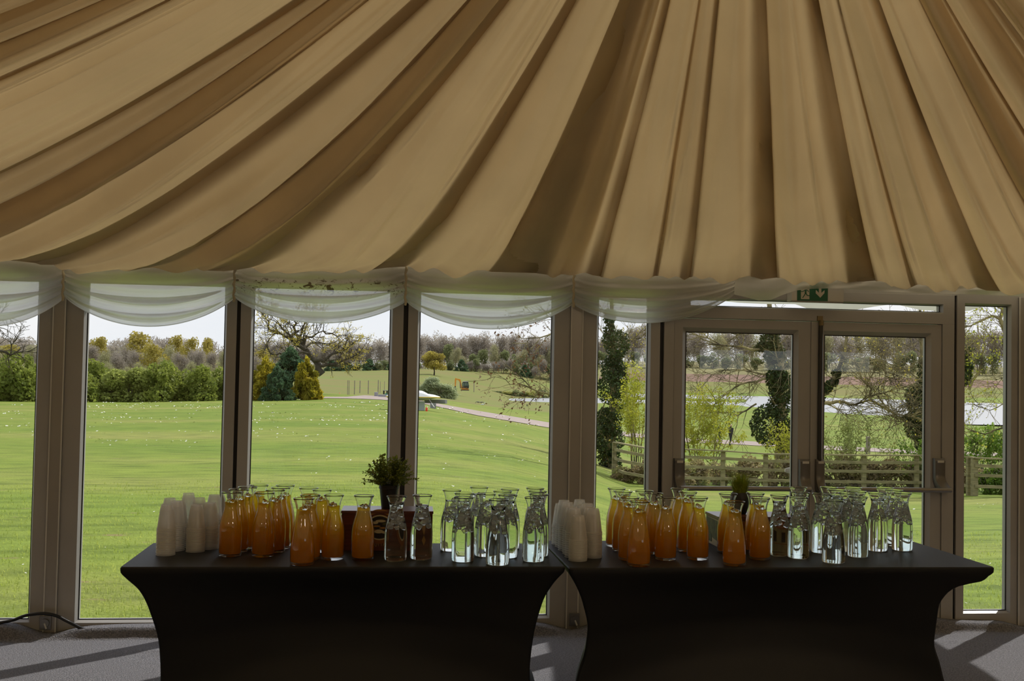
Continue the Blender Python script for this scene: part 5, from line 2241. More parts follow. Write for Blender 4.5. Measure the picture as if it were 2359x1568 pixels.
wood('woodland_tree', 'tall bare tree in the wood above the digger', 'tall bare trees above the digger', WB, sp, 5)
sp = [(px + r.uniform(-6, 6), r.uniform(345, 352), 800 + r.uniform(-14, 16), 40) for px in range(1030, 1330, 22)]
wood('woodland_edge_tree', 'green tree along the wood edge above the digger', 'green trees at the wood edge', WE + WG, sp, 6)
sp = [(px + r.uniform(-6, 6), r.uniform(338, 344), 829 + r.uniform(-8, 8), 28) for px in range(950, 1330, 16)]
wood('woodland_bush', 'dark bush at the foot of the wood above the digger', 'bushes at the foot of the wood', WE + WD + WB, sp, 7)
sp = [(px + r.uniform(-10, 10), r.uniform(525, 560), 752 + r.uniform(-12, 14), 60) for px in range(1350, 2420, 30)]
wood('woodland_tree', 'bare tree in the far wood beyond the pond', 'bare trees beyond the pond', WB + WG, sp, 8)
sp = [(px + r.uniform(-10, 10), r.uniform(505, 520), 812 + r.uniform(-12, 12), 46) for px in range(1360, 2420, 32)]
wood('woodland_bush', 'dark bush along the far wood edge beyond the pond', 'bushes beyond the pond', WE, sp, 9)

# dense wood behind, nobody could count it
bl = []
for px in range(-700, 3000, 14):
    if px < 560:
        d, py = 215, 782
    elif px < 960:
        d, py = 365, 778
    elif px < 1340:
        d, py = 405, 772
    else:
        d, py = 570, 764
    g = G(px, d)
    H = px_h(px, d, py + r.uniform(-8, 8))
    for v in (.2, .5, .8):
        bl.append((g[0] + r.normal(0, 1), g[1] + r.normal(0, 3), g[2] + H * v, 14 * m_per_px(d), 5, H * .24))
near_ = [b for b in bl if b[1] < 300]
far_ = [b for b in bl if b[1] >= 300]
tag(link('woodland', quads_mesh('woodland', np.concatenate([cloud(r, near_, 40000, .20, 3.2, .05, hang=-.15, vert=.6), cloud(r, far_, 80000, .34, 3.2, .05, hang=-.15, vert=.6)]), L_haze)), 'dense grey-brown leafless woodland along the skyline', 'woodland', kind='stuff')

# ---- shrubs and reeds by the pond
d = 150
t = plant('willow_bush', 'grey-green willow bush behind the white boat', 'bush', 1003, d, [('foliage', shrub_mesh('foliage', L_willow, 1, 1, 6000, .035, 16, 31, .36, 4.0, .2))], 0, (104 * m_per_px(d), 90 * m_per_px(d), px_h(1003, d, 862)), lift=-.3)
segs, tips = [], []
for k in range(14):
    q = k * .45
    grow(R, np.array([0, 0, 0.0]), np.array([.6 * math.cos(q), .6 * math.sin(q), 1.0]), .5, .012, 1, segs, tips, .1, .15, (2, 3), .6, (.5, .8), .002)
tubes(segs, (4, 3, 3, 3)).build('stems', m_twig, t)
for k, (px, py, w) in enumerate(((1062, 900, 40), (1085, 897, 44), (1112, 899, 44), (1140, 896, 44), (1168, 898, 40), (1195, 895, 44), (1222, 896, 42), (1250, 895, 40), (1278, 896, 40))):
    d = 272
    lab = ['next to the willow', 'second from the willow', 'third from the willow', 'under the digger track end', 'fifth from the willow', 'sixth from the willow', 'under the hanging branch tips', 'second from the middle post', 'behind the middle post edge'][k]
    me = shrub_mesh('foliage', L_reed if k % 2 == 0 else L_wood, 1, 1, 1500, .05, 8, 60 + k % 3, .45, 2.5, .3)
    plant('bank_shrub', 'yellow-green waterside shrub on the far pond bank, %s' % lab, 'shrub', px, d, [('foliage', me)], k, (w * 1.2 * m_per_px(d), w * m_per_px(d), px_h(px, d, py)), 'waterside shrubs on the pond bank', -.4)

# ---- row of poles by the track
m_pole = P('pole_wood', (.30, .26, .22), .85, var=.3, scale=2)
for k, (px, pt, pb, w) in enumerate(((801.8, 875.5, 909, 1.4), (805, 876, 909, 1.4), (817.6, 876, 908.5, 1.9), (830, 876.5, 905, 1.9), (849.3, 876, 907, 1.9), (872, 875, 906, 2.0), (876.8, 878, 905, 1.1), (886.4, 878, 903, 1.1), (1092.5, 875, 903, 1.6))):
    p, d = GY(px, pb)
    H = px_h(px, d, pt)
    t = thing('pole', ['tall pole, left one of the leaning pair by the track', 'tall pole, right one of the pair by the track', 'tall pole third from the conifers', 'tall pole fourth from the conifers, mid gap', 'tall pole before the track end', 'tall dark pole above the stone block',
                       'thin pole just right of the dark pole', 'thin pole above the little roofed stand', 'single pole standing right of the digger'][k], 'pole', p, 0, 'poles in the field')
    MB().tube([(0, 0, -.2), (0, 0, H)], w * .5 * m_per_px(d), 8).build('shaft', m_pole, t)

# stone block, low wall, small roofed stand, green tub by the track
m_stone = P('stone', (.36, .36, .38), .9, var=.25, scale=2)
m_timber = P('weathered_timber', (.27, .27, .28), .85, var=.3, scale=1.5, stretch=(1, 6, 6))


def slab(name, label, cat, px0, px1, pb, pt, mat, depth=.8, group=None, d=None):
    c = (px0 + px1) / 2
    p, dd = GY(c, pb) if d is None else (G(c, d), d)
    w = (px1 - px0) * m_per_px(dd)
    z0 = px_h(c, dd, pb) if d is not None else 0
    H = px_h(c, dd, pt)
    t = thing(name, label, cat, p, -math.atan2(dirh(c)[0], dirh(c)[1]), group)
    MB().box(-w / 2, w / 2, 0, depth, z0 - (.05 if d is None else 0), H).build('body', mat, t, bevel=.03)
    return t, dd, p, H


slab('stone_block', 'pale square stone block beside the track', 'block', 863.5, 872, 913, 903, m_stone)
slab('low_wall', 'low pale wall running right from the stone block', 'wall', 872.5, 896, 914.5, 908.5, m_stone, .5)
t, dd, p, H = slab('garden_stand', 'small dark roofed stand behind the low wall', 'stand', 884, 895, 908, 907.8, m_dark, .9)
u = m_per_px(dd)
for sx in (-4.2, 3.2):
    MB().box(sx * u - .1, sx * u + .1, .2, .4, 0, 8 * u).build('leg', m_dark, t)
MB().box(-6.5 * u, 6.5 * u, -.1, 1.0, 8 * u, 9.2 * u).build('roof', m_timber, t)
p, dd = GY(890.5, 911)
t = thing('green_tub', 'teal green tub in front of the roofed stand', 'tub', p)
MB().lathe([(0, 0), (2.2 * m_per_px(dd), 0), (2.9 * m_per_px(dd), 5.0 * m_per_px(dd)), (2.6 * m_per_px(dd), 5.0 * m_per_px(dd)), (0, 4.6 * m_per_px(dd))], 16).build('body', P('teal_plastic', (.02, .22, .17), .4), t, smooth='auto')
p, dd = GY(783.5, 906)
t = thing('marker', 'small orange marker on the grass left of the poles', 'marker', p)
MB().lathe([(1.6 * m_per_px(dd), 0), (1.2 * m_per_px(dd), .3 * m_per_px(dd)), (.3 * m_per_px(dd), 2.2 * m_per_px(dd)), (0, 2.3 * m_per_px(dd))], 12).build('body', P('orange_plastic', (.7, .18, .08), .5), t)

# ---- digger
m_or = P('digger_orange', (.72, .27, .015), .4)
m_cab = P('cab_dark', (.02, .03, .028), .25)
m_cabglass = P('cab_glass', (.10, .15, .13), .08, spec=.8)
d = 190
u = m_per_px(d)
gp, _ = G(1071, d), d
dg = thing('excavator', 'orange excavator with raised arm working in the field', 'excavator', gp, -math.atan2(dirh(1071)[0], dirh(1071)[1]))


def dz(py):
    return px_h(1071, d, py)


def dx(px):
    return (px - 1071) * u


for yy in (-.1, 1.1):
    mb = MB()
    mb.prism([(dx(1062.5), dz(899.2)), (dx(1080.5), dz(899.2)), (dx(1082), dz(898)), (dx(1081), dz(896.8)), (dx(1063), dz(896.8)), (dx(1061.5), dz(898))], lambda q: (q[0], yy, q[1]), lambda q: (q[0], yy + .4, q[1]))
    mb.build('track', P('track_brown', (.10, .07, .055), .9), dg)
mb = MB()
mb.box(dx(1064), dx(1080), -.1, 1.6, dz(896.8), dz(894.4))
mb.build('body', m_or, dg, bevel=.05)
mb = MB()
mb.prism([(dx(1065.5), dz(894.4)), (dx(1080.5), dz(894.4)), (dx(1081.2), dz(888)), (dx(1079), dz(879)), (dx(1067), dz(879)), (dx(1065), dz(882))], lambda q: (q[0], 0, q[1]), lambda q: (q[0], 1.4, q[1]))
cab = mb.build('cab', m_cab, dg, bevel=.05)
for a, b, c_, e in ((1066.2, 1070.5, 881.5, 889), (1071.5, 1076, 881, 888), (1077, 1080, 882, 888)):
    MB().box(dx(a), dx(b), -.02, .03, dz(e), dz(c_)).build('cab_window', m_cabglass, cab)
MB().box(dx(1066.5), dx(1079.5), -.05, 1.45, dz(879), dz(878.1)).build('cab_roof', m_white, cab)


def arm(name, poly, mat, y0, y1):
    mb = MB()
    mb.prism([(dx(a), dz(b)) for a, b in poly], lambda q: (q[0], y0, q[1]), lambda q: (q[0], y1, q[1]))
    return mb.build(name, mat, dg, bevel=.02)


arm('boom', [(1061.5, 895), (1065.5, 895), (1062.5, 880), (1061, 873.5), (1058, 873), (1051, 871.5), (1050.5, 874), (1057.5, 876.5), (1059, 880)], m_or, .35, .75)
arm('stick', [(1049.5, 870), (1051.8, 872.5), (1051.2, 880), (1050.6, 890), (1048.4, 890), (1048, 880), (1048.2, 874)], m_or, .35, .7)
arm('ram', [(1059.3, 880), (1060.3, 880), (1061.8, 894), (1060, 894)], m_grey, .2, .3)
arm('bucket', [(1047.6, 889.5), (1050.8, 889.5), (1051, 893.5), (1048.6, 897), (1045.5, 897.5), (1047.5, 894)], m_dark, .3, .85)

# ---- white boat on its stand, with the fuel can, beams and trestle beside it
d = 62
u = m_per_px(d)
gp = G(985, d)
bt = thing('boat', 'white boat with yellow rim on a stand, cut by the window frame', 'boat', gp, -math.atan2(dirh(985)[0], dirh(985)[1]))


def bz(py):
    return px_h(985, d, py)


def bxx(px):
    return (px - 985) * u


def hull_sec(x, top, bot, hw):
    n = 9
    return [(x, 1.0 + hw * math.cos(math.pi * k / (n - 1)), top - (top - bot) * math.sin(math.pi * k / (n - 1)) ** .7) for k in range(n)]


st = [(1015.5, 914.6, 914.2, .05), (1008, 914.9, 916.6, .32), (1000, 915.1, 918.5, .55), (990, 915.2, 921.5, .72), (975, 915.3, 923.5, .85), (955, 915.3, 924.5, .9), (925, 915.3, 924.5, .9), (900, 915.3, 922, .6), (890, 915, 916, .05)]
mb = MB()
mb.grid([hull_sec(bxx(a), bz(b), bz(c_), w) for a, b, c_, w in st])
mb.build('hull', P('hull_grey', (.33, .33, .31), .5), bt, smooth=True)
mb = MB()
dk = [(1015, 913.6, .04), (1008, 911.2, .3), (1000, 909.2, .5), (987, 907.5, .7), (978, 902.6, .62), (972, 900.5, .6), (960, 900, .6), (925, 900, .6), (905, 905, .5), (890, 914, .04)]
mb.grid([[(bxx(a), 1.0 + w * math.cos(math.pi * k / 8), bz(914.9) + (bz(b) - bz(914.9)) * math.sin(math.pi * k / 8) ** .55) for k in range(9)] for a, b, w in dk])
mb.build('cover', P('boat_white', (.85, .86, .85), .35), bt, smooth=True)
mb = MB()
n = 26
rim = []
for k in range(n):
    f = k / (n - 1)
    px = 1015.5 + (890 - 1015.5) * f
    w = float(np.interp(px, [a for a, *_ in st][::-1], [q[3] for q in st][::-1]))
    rim.append((bxx(px), 1.0 - w - .01, bz(915)))
mb.tube(rim, .024, 6)
mb.tube([(a, 2.0 - b, c_) for a, b, c_ in rim], .024, 6)
mb.build('rim', P('rim_yellow', (.75, .50, .03), .4), bt)
mb = MB()
mb.box(bxx(920), bxx(980), .75, 1.35, 0, bz(925.5))
mb.build('stand', P('stand_pale_green', (.40, .45, .42), .6), bt)
t = thing('fuel_can', 'small red can standing beside the boat stand', 'can', G(984.5, 61.2), 0)
MB().lathe([(0, 0), (.055, 0), (.06, .02), (.06, .17), (.045, .2), (.02, .215), (.02, .24), (0, .24)], 14).build('body', P('can_red', (.75, .07, .03), .4), t, smooth='auto')
t = thing('prop', 'black and white prop leaning from the boat to the grass', 'prop', G(996, 61), 0)
g = G(996, 61)
a, b = lx(988, 924, 996, 61, .3), lx(1000.5, 942, 996, 61, -.2)
mm_ = (a + b) / 2
MB().tube([b, mm_], .02, 8).build('lower_end', m_white, t)
MB().tube([mm_, a], .024, 8).build('upper_end', m_dark, t)
sx, dd, p, H = slab('trestle_block', 'grey blockwork pier carrying the long beam', 'pier', 992.5, 1006, 940.5, 929, m_timber, .5)
t = thing('beam', 'long weathered grey timber beam lying on the pier behind the boat', 'beam', G(1005, 63.5), -.55)
z0, z1 = px_h(1005, 63.5, 929.0), px_h(1005, 63.5, 920)
MB().box(-.75, .62, 0, .24, z0, z1).build('body', m_timber, t, bevel=.01)

# ---- geese on the grass by the pond
m_goose, m_gw = P('goose_grey', (.16, .15, .145), .8, var=.3, scale=30), P('goose_white', (.7, .7, .7), .8)


def goose(px, py, label, head_down=False, flip=1, white=False):
    p, d = GY(px, py)
    t = thing('goose', label, 'goose', p, R.uniform(-.3, .3) + (0 if flip > 0 else math.pi), 'geese by the pond')
    t.scale = (.62,) * 3
    mb = MB()
    rows_ = []
    for f in np.linspace(0, 1, 10):
        rr = .15 * math.sin(math.pi * min(.999, max(.02, f))) ** .7
        rows_.append([(-.34 + .68 * f, rr * math.cos(q), .34 + .05 * f + rr * .85 * math.sin(q)) for q in np.linspace(0, 2 * math.pi, 11)])
    mb.grid(rows_)
    nk = [(.27, 0, .42), (.36, 0, .52), (.38, 0, .64), (.41, 0, .74), (.50, 0, .73)] if not head_down else [(.27, 0, .40), (.40, 0, .42), (.50, 0, .32), (.56, 0, .18), (.60, 0, .10)]
    mb.tube(nk, [.07, .05, .04, .05, .015], 8)
    mb.build('body', m_gw if white else m_goose, t, smooth=True)
    for sy in (-.06, .06):
        MB().tube([(0, sy, .25), (.01, sy, .0), (.07, sy, .0)], .014, 5).build('leg', m_or, t)
    return t


goose(1103, 930, 'grey goose grazing right of the boat', True, -1)
goose(1110, 930.5, 'grey goose behind the first one, head down', True, 1)
goose(1113, 936, 'white-breasted goose nearer than the other geese', False, 1, True)
goose(1200, 929.5, 'grey goose with raised head at the water edge', False, 1)
goose(1222, 931, 'grey goose lying lowest at the pond, right of the stake', True, 1)
p, d = GY(1215.5, 935)
t = thing('stake', 'short dark stake in the grass among the geese', 'stake', p)
MB().box(-.07, .07, -.07, .07, -.05, px_h(1215.5, d, 931)).build('shaft', m_dark, t)
p, d = GY(1209, 928.5)
t = thing('post', 'pale post standing at the pond edge', 'post', p)
MB().tube([(0, 0, -.3), (.05, 0, 14 * m_per_px(d))], .1, 6).build('shaft', m_pole, t)

# ---- ivy-clad and bare trees to the right
def ivy_column(pts, n, size, seed, jag=.5):
    """pts: (local point, radius)"""
    r = np.random.default_rng(seed)
    bl = []
    for (p0, r0), (p1, r1) in zip(pts[:-1], pts[1:]):
        L = np.linalg.norm(p1 - p0)
        k = max(2, int(L / (.55 * max(r0, r1))))
        for j in range(k):
            w = j / k
            rr = r0 + (r1 - r0) * w
            p = p0 + (p1 - p0) * w + r.normal(0, rr * jag * .5, 3)
            s_ = rr * r.uniform(.55, 1.05)
            bl.append((*p, s_, s_, s_ * 1.1))
    return quads_mesh('ivy', cloud(r, bl, n, size, 1.1, .45), L_ivy)


def limb_tree(name, label, px0, d, limbs, seed, ivy=None, leaf=None, twig=(1.0, 2, .02), extra_twigs=2, bark=m_barkg, minr=.006, start=2):
    """limbs: list of (pixel polyline, radius, depth drift)"""
    r = np.random.default_rng(seed)
    segs, tips = [], []
    for lm, r0, dr in limbs:
        pts_ = [lx(a, b, px0, d, dr * k / (len(lm) - 1)) for k, (a, b) in enumerate(lm)]
        fine = []
        for k in range(len(pts_) - 1):
            for w in (0, .5):
                fine.append(pts_[k] + (pts_[k + 1] - pts_[k]) * w + r.normal(0, .035, 3) * (w > 0))
        fine.append(pts_[-1])
        n = len(fine)
        segs.append((fine, [r0 * (1 - .75 * k / (n - 1)) for k in range(n)]))
        for k in range(start, n):
            for _ in range(extra_twigs):
                dd = fine[k] - fine[k - 1]
                dd = dd / (np.linalg.norm(dd) + 1e-9) + r.normal(0, .6, 3)
                grow(r, fine[k].copy(), dd, twig[0] * r.uniform(.5, 1.1), min(twig[2], r0 * .4), twig[1], segs, tips, .05, .3, (2, 3), .55, (.5, .8), minr)
    lv = None
    lmat = None
    if leaf:
        lmat, n, size, spread, hang = leaf
        bl = [(p[0], p[1], p[2] - hang * .3, spread, spread, spread * (1 + hang)) for p in tips]
        lv = cloud(r, bl, n, size, 1.3 + hang, .1, hang=hang)
    ex = []
    if ivy:
        for k, (pp, n, size) in enumerate(ivy):
            ex.append(('ivy', ivy_column([(lx(a, b, px0, d, 0), rr) for a, b, rr in pp], n, size, seed + k)))
    return place_tree(name, label, px0, d, segs, lv, lmat, bark, extra=ex)


# overhanging tree whose stem is behind the middle post: brown seed bunches
limb_tree('seeding_tree', 'overhanging tree with brown seed bunches beside the middle post', 1326, 30,
          [([(1326, 1075), (1322, 980), (1318, 860), (1326, 700), (1330, 560)], .16, 0), ([(1318, 905), (1285, 912), (1255, 905), (1225, 895), (1210, 878), (1195, 862)], .035, -.5), ([(1225, 896), (1195, 884), (1165, 874), (1140, 868)], .018, -.4),
           ([(1256, 906), (1230, 912), (1205, 915), (1190, 922)], .016, -.2), ([(1322, 780), (1290, 760), (1262, 772), (1235, 778), (1212, 790)], .03, -.6), ([(1322, 770), (1296, 740), (1262, 728), (1230, 738), (1195, 752)], .03, -.3), ([(1322, 740), (1280, 715), (1240, 722), (1205, 718)], .025, -.3),
           ([(1262, 772), (1248, 790), (1240, 805)], .01, 0), ([(1318, 870), (1290, 860), (1262, 868), (1240, 858)], .02, -.4)],
          101, None, (L_seed, 560, .05, .10, .5), (.5, 1, .012), 2, m_barkg, .0045, 3)
# ivy trunk in the narrow window
limb_tree('ivy_tree', 'ivy-covered tree in the narrow window right of the middle post', 1412, 40,
          [([(1412, 1080), (1408, 980), (1412, 860), (1410, 760), (1405, 640)], .2, 0), ([(1412, 830), (1436, 800), (1460, 780), (1485, 770)], .04, .5), ([(1408, 900), (1392, 930), (1386, 960)], .03, -.2), ([(1410, 790), (1392, 770), (1380, 745)], .03, .2), ([(1420, 860), (1440, 845), (1465, 800)], .03, 0)],
          102, [([(1410, 1075, .5), (1406, 1010, .55), (1400, 950, .62), (1408, 900, .55), (1412, 850, .58), (1412, 800, .48), (1408, 755, .32), (1405, 715, .26)], 10500, .088)], (L_olive, 500, .06, .3, 0), (1.0, 2, .02), 2)
limb_tree('ivy_tree', 'ivy-covered tree with crooked bare limbs behind the left door leaf', 1792, 40,
          [([(1800, 1090), (1800, 1000), (1798, 900), (1792, 800), (1772, 700), (1765, 620)], .2, 0), ([(1770, 806), (1730, 805), (1690, 797), (1660, 794), (1630, 778), (1600, 770)], .055, -.6), ([(1795, 868), (1760, 872), (1725, 880), (1695, 890), (1672, 920), (1650, 925)], .05, -.8),
           ([(1790, 868), (1750, 860), (1715, 846), (1690, 836)], .04, -.5), ([(1742, 930), (1720, 945), (1700, 957), (1660, 950), (1640, 944), (1620, 930)], .035, -.6), ([(1785, 800), (1800, 790), (1815, 830), (1826, 850)], .03, -.3), ([(1650, 793), (1615, 780), (1590, 765)], .025, -.3), ([(1780, 770), (1740, 760), (1700, 770), (1660, 760), (1625, 768)], .04, .4),
           ([(1795, 860), (1775, 855), (1755, 862), (1700, 850), (1640, 862), (1610, 858)], .03, .3)],
          103, [([(1806, 1020, .5), (1800, 960, .75), (1804, 900, .62), (1795, 850, .68), (1785, 810, .52), (1770, 770, .4), (1760, 720, .33)], 11500, .088), ([(1742, 800, .16), (1765, 812, .3)], 700, .085)], None, (1.0, 2, .018), 2)
limb_tree('bare_limb_tree', 'bare tree with a long low limb reaching into the right door leaf', 1868, 38,
          [([(1868, 1090), (1870, 1000), (1876, 920), (1905, 905), (1932, 850), (1950, 780), (1960, 700)], .13, 0), ([(1876, 935), (1915, 928), (1945, 926), (1970, 932), (1995, 924), (2003, 915)], .075, -.4), ([(2003, 915), (2008, 895), (1994, 882), (1982, 860), (1978, 835)], .05, -.3), ([(2006, 912), (2035, 905), (2062, 896), (2090, 890)], .035, .2),
           ([(2000, 920), (2030, 935), (2055, 950), (2085, 958), (2110, 960)], .04, .1), ([(1998, 892), (2004, 870), (2012, 850), (2030, 845), (2055, 860), (2070, 878)], .03, -.3), ([(1905, 930), (1925, 940), (1940, 950), (1955, 955)], .03, -.4), ([(1940, 830), (1965, 820), (2000, 828), (2040, 832)], .025, .3),
           ([(2030, 935), (2050, 945), (2062, 965), (2070, 985)], .02, 0), ([(1950, 790), (1975, 800), (2005, 795), (2050, 790)], .02, .2), ([(2055, 952), (2035, 930), (2015, 905), (2040, 880), (2080, 860)], .025, .3)],
          104, [([(1890, 915, .25), (1908, 895, .2), (1925, 868, .16), (1935, 850, .1)], 1700, .08)], (L_oak, 700, .05, .2, 0), (.85, 2, .014), 3, m_barkg, .005)
limb_tree('ivy_tree', 'ivy-covered tree at the right side of the right door leaf', 2122, 40,
          [([(2134, 1090), (2132, 1000), (2128, 900), (2124, 800), (2120, 700)], .16, 0), ([(2125, 960), (2095, 972), (2070, 960), (2050, 945)], .05, -.5), ([(2128, 880), (2105, 865), (2085, 850), (2070, 835)], .03, 0), ([(2125, 910), (2100, 925), (2080, 932), (2060, 945)], .03, -.4), ([(2128, 830), (2105, 800), (2090, 770)], .03, .2)],
          105, [([(2132, 1040, .3), (2128, 1000, .42), (2122, 960, .55), (2122, 920, .5), (2128, 870, .35), (2128, 820, .22)], 7000, .088), ([(2085, 965, .2), (2110, 985, .3)], 1000, .085)], None, (.9, 2, .016), 3)
limb_tree('leafing_tree', 'crooked tree with small yellow leaves in the window beyond the door', 2345, 34,
          [([(2358, 1140), (2350, 1000), (2335, 860), (2315, 790), (2316, 762), (2304, 735), (2310, 710), (2318, 690)], .12, 0), ([(2304, 735), (2285, 727), (2262, 738), (2240, 748), (2225, 752)], .045, -.3), ([(2232, 898), (2246, 870), (2258, 845), (2263, 815), (2264, 780)], .05, -.5), ([(2310, 712), (2290, 700), (2265, 695)], .03, 0),
           ([(2350, 990), (2310, 985), (2270, 1000), (2240, 992), (2222, 998)], .03, -.3), ([(2345, 940), (2310, 930), (2280, 945), (2250, 935)], .02, -.2), ([(2340, 880), (2310, 870), (2285, 880)], .025, -.2), ([(2316, 770), (2290, 780), (2262, 775), (2240, 790)], .025, -.3), ([(2262, 830), (2240, 820), (2228, 800)], .02, 0), ([(2345, 920), (2320, 900), (2300, 885), (2270, 890)], .02, 0)],
          106, [([(2222, 880, .2), (2230, 840, .18), (2224, 800, .15)], 500, .1)], (L_yel, 1300, .055, .16, 0), (.7, 2, .010), 2, m_barkg, .0045)
# bare limb in the far left pane
limb_tree('bare_limb_tree', 'bare branch reaching in from beyond the left edge of the view', -60, 70,
          [([(-60, 930), (-55, 860), (-40, 780), (-30, 700)], .3, 0), ([(-50, 820), (-20, 806), (8, 810), (24, 818), (36, 812), (62, 810)], .11, -.5), ([(24, 818), (26, 800), (30, 790), (36, 784)], .05, 0), ([(-40, 790), (-20, 740), (0, 725), (18, 730)], .06, 0), ([(-30, 760), (-12, 750), (8, 756)], .05, 0)],
          107, None, None, (1.0, 1, .025), 2, m_bark, .012)

# ---- shrubs before and behind the fence
def twiggy_shrub(name, label, px, d, py_top, w_px, mat, seed, n=2600, size=.05, pyb=None):
    r = np.random.default_rng(seed)
    H = px_h(px, d, py_top)
    W = w_px * m_per_px(d)
    segs, tips = [], []
    for k in range(13):
        q = k * 2 * math.pi / 13 + r.uniform(0, .3)
        out_ = r.uniform(.15, .75)
        grow(r, np.array([.12 * math.cos(q) * W, .12 * math.sin(q) * W, 0]), np.array([out_ * math.cos(q) * W, out_ * math.sin(q) * W, H * .9]), H * .55, .02, 2, segs, tips, .18, .22, (2, 3), .6, (.45, .7), .005)
    f = np.array(tips)
    m_ = np.percentile(np.abs(f[:, :2]), 82) / (W * .5)
    mz = np.percentile(f[:, 2], 96) / H
    sc = np.array([1 / max(m_, .3), 1 / max(m_, .3), 1 / mz])
    segs = [([p * sc for p in ps], rd) for ps, rd in segs]
    bl = []
    for ps, rd in segs:
        if rd[0] < .016:
            for p in ps[1::2]:
                bl.append((*p, .16, .16, .16))
    t = plant(name, label, 'shrub', px, d, [], lift=-.05)
    tubes(segs, (5, 4, 3, 3)).build('stems', m_barkg, t)
    link('foliage', quads_mesh('foliage', cloud(r, bl, n, size, 1.3, .1), mat), t)
    return t


twiggy_shrub('spring_shrub', 'tall yellow-green spring shrub in the narrow window', 1468, 35, 838, 105, L_yel, 201, 5200, .055)
twiggy_shrub('spring_shrub', 'wide yellow-green spring shrub filling the left of the left door leaf', 1622, 37, 895, 150, L_yel, 202, 6500, .055)
twiggy_shrub('spring_shrub', 'thin yellow-green shoots in front of the ivy trunk', 1812, 36, 965, 80, L_yel, 203, 1500, .055)
twiggy_shrub('pale_shrub', 'pale green open shrub at the left of the right door leaf', 1950, 36, 958, 130, L_pale, 204, 4200, .05)
twiggy_shrub('green_shrub', 'fresh green bush behind the fence in the last window', 2290, 37, 985, 120, L_fresh, 205, 4800, .07)
twiggy_shrub('green_shrub', 'small green shrub under the ivy at the right door edge', 2120, 36, 1010, 60, L_fresh, 206, 1400, .06)

# fence: posts and rails follow the line of the field boundary
FP = [(1418, 33.5, 1018, 1090), (1440, 32.5, 1022, 1094), (1492, 31.5, 1032, 1102), (1580, 32, 1034, 1112), (1668, 33, 1038, 1116), (1766, 33.5, 1045, 1120), (1880, 34, 1046, 1121), (1992, 34.5, 1048, 1124), (2113, 35, 1048, 1126), (2235, 33, 1052, 1134), (2246, 32.8, 1054, 1136), (2350, 33, 1058, 1142), (2480, 33.5, 1062, 1148), (2620, 34, 1066, 1152)]
m_rail = P('fence_wood', (.30, .26, .13), .9, var=.4, scale=4, stretch=(1, 1, 6))
f0 = G(1418, 33)
fn = thing('rail_fence', 'weathered three-rail post fence along the bottom of the lawn', 'fence', f0)
tops = []
for k, (px, d, pt, pb) in enumerate(FP):
    g = G(px, d)
    ztop = g[2] + px_h(px, d, pt)
    tops.append((g, ztop, px_h(px, d, pt)))
    if k in (1, 3, 6):
        continue
    q = g - f0
    wv = .062 if k < 9 else .085
    mb = MB()
    mb.box(q[0] - wv, q[0] + wv, q[1] - .05, q[1] + .05, zt(px, d) - f0[2] - .2, ztop - f0[2] - .02)
    mb.build('post', m_rail, fn, bevel=.01)
for (a, za, ha), (b, zb_, hb) in zip(tops[:-1], tops[1:]):
    for fr in (1.0, .80, .55, .26):
        pa = np.array([a[0], a[1] - .06, za - ha * (1 - fr)]) - f0
        pb_ = np.array([b[0], b[1] - .06, zb_ - hb * (1 - fr)]) - f0
        dv = pb_ - pa
        dv /= np.linalg.norm(dv)
        sd = np.array([-dv[1], dv[0], 0])
        hgt = .042 if fr < 1 else .018
        wdt = .02 if fr < 1 else .07
        mb = MB()
        vs = []
        for p in (pa - dv * .02, pb_ + dv * .02):
            for sx_, sz_ in ((-1, -1), (1, -1), (1, 1), (-1, 1)):
                vs.append(p + sd * wdt * sx_ + np.array([0, 0, hgt * sz_]))
        mb.add(vs, [(0, 1, 2, 3), (7, 6, 5, 4), (0, 4, 5, 1), (1, 5, 6, 2), (2, 6, 7, 3), (3, 7, 4, 0)])
        mb.build('rail' if fr < 1 else 'capping_rail', m_rail, fn)
BR = [shrub_mesh('foliage', L_bram, 1, 1, 2600, .055, 12, 301, .42, 1.4, .25), shrub_mesh('foliage', L_bram, 1, 1, 2600, .055, 12, 302, .42, 1.4, .25), shrub_mesh('foliage', L_fresh, 1, 1, 1900, .06, 12, 303, .42, 1.3, .3)]
bst = tubes([([(0, 0, 0), (R.normal(0, .12), R.normal(0, .12), .4), (R.normal(0, .3), R.normal(0, .3), .85)], [.012, .009, .004]) for _ in range(18)], (4, 3, 3, 3)).mesh('stems', m_twig)
bpos = [(1446, 33.2, 1060, 70, 0), (1495, 33, 1048, 90, 1), (1560, 33.5, 1052, 90, 0), (1612, 34, 1052, 80, 1), (1668, 34.8, 1050, 84, 0), (1722, 35, 1046, 84, 1), (1778, 35.2, 1040, 84, 0), (1832, 35.4, 1046, 80, 1), (1890, 35.6, 1050, 84, 0), (1945, 35.8, 1040, 84, 1), (2000, 36, 1038, 84, 0), (2056, 36.2, 1048, 84, 1), (2110, 36.4, 1040, 80, 0), (2165, 35.8, 1050, 84, 1), (2222, 35, 1050, 84, 0), (2280, 34.5, 1048, 84, 2), (2330, 34.5, 1040, 80, 2), (2390, 35, 1050, 90, 1)]
bl_ = ['at the left end of the fence', 'under the first bend of the fence', 'left of the door joint', 'below the wide spring shrub', 'behind the first fence post in the left door leaf', 'between the two fence posts of the left door leaf', 'behind the second fence post of the left door leaf', 'behind the door middle',
       'left in the right door leaf', 'below the pale shrub', 'behind the left fence post in the right door leaf', 'in the middle of the right door leaf', 'behind the right fence post in the right door leaf', 'behind the right door jamb', 'behind the double post of the last window', 'greener, right of the double post', 'greener, at the right edge of the last window', 'beyond the right post']
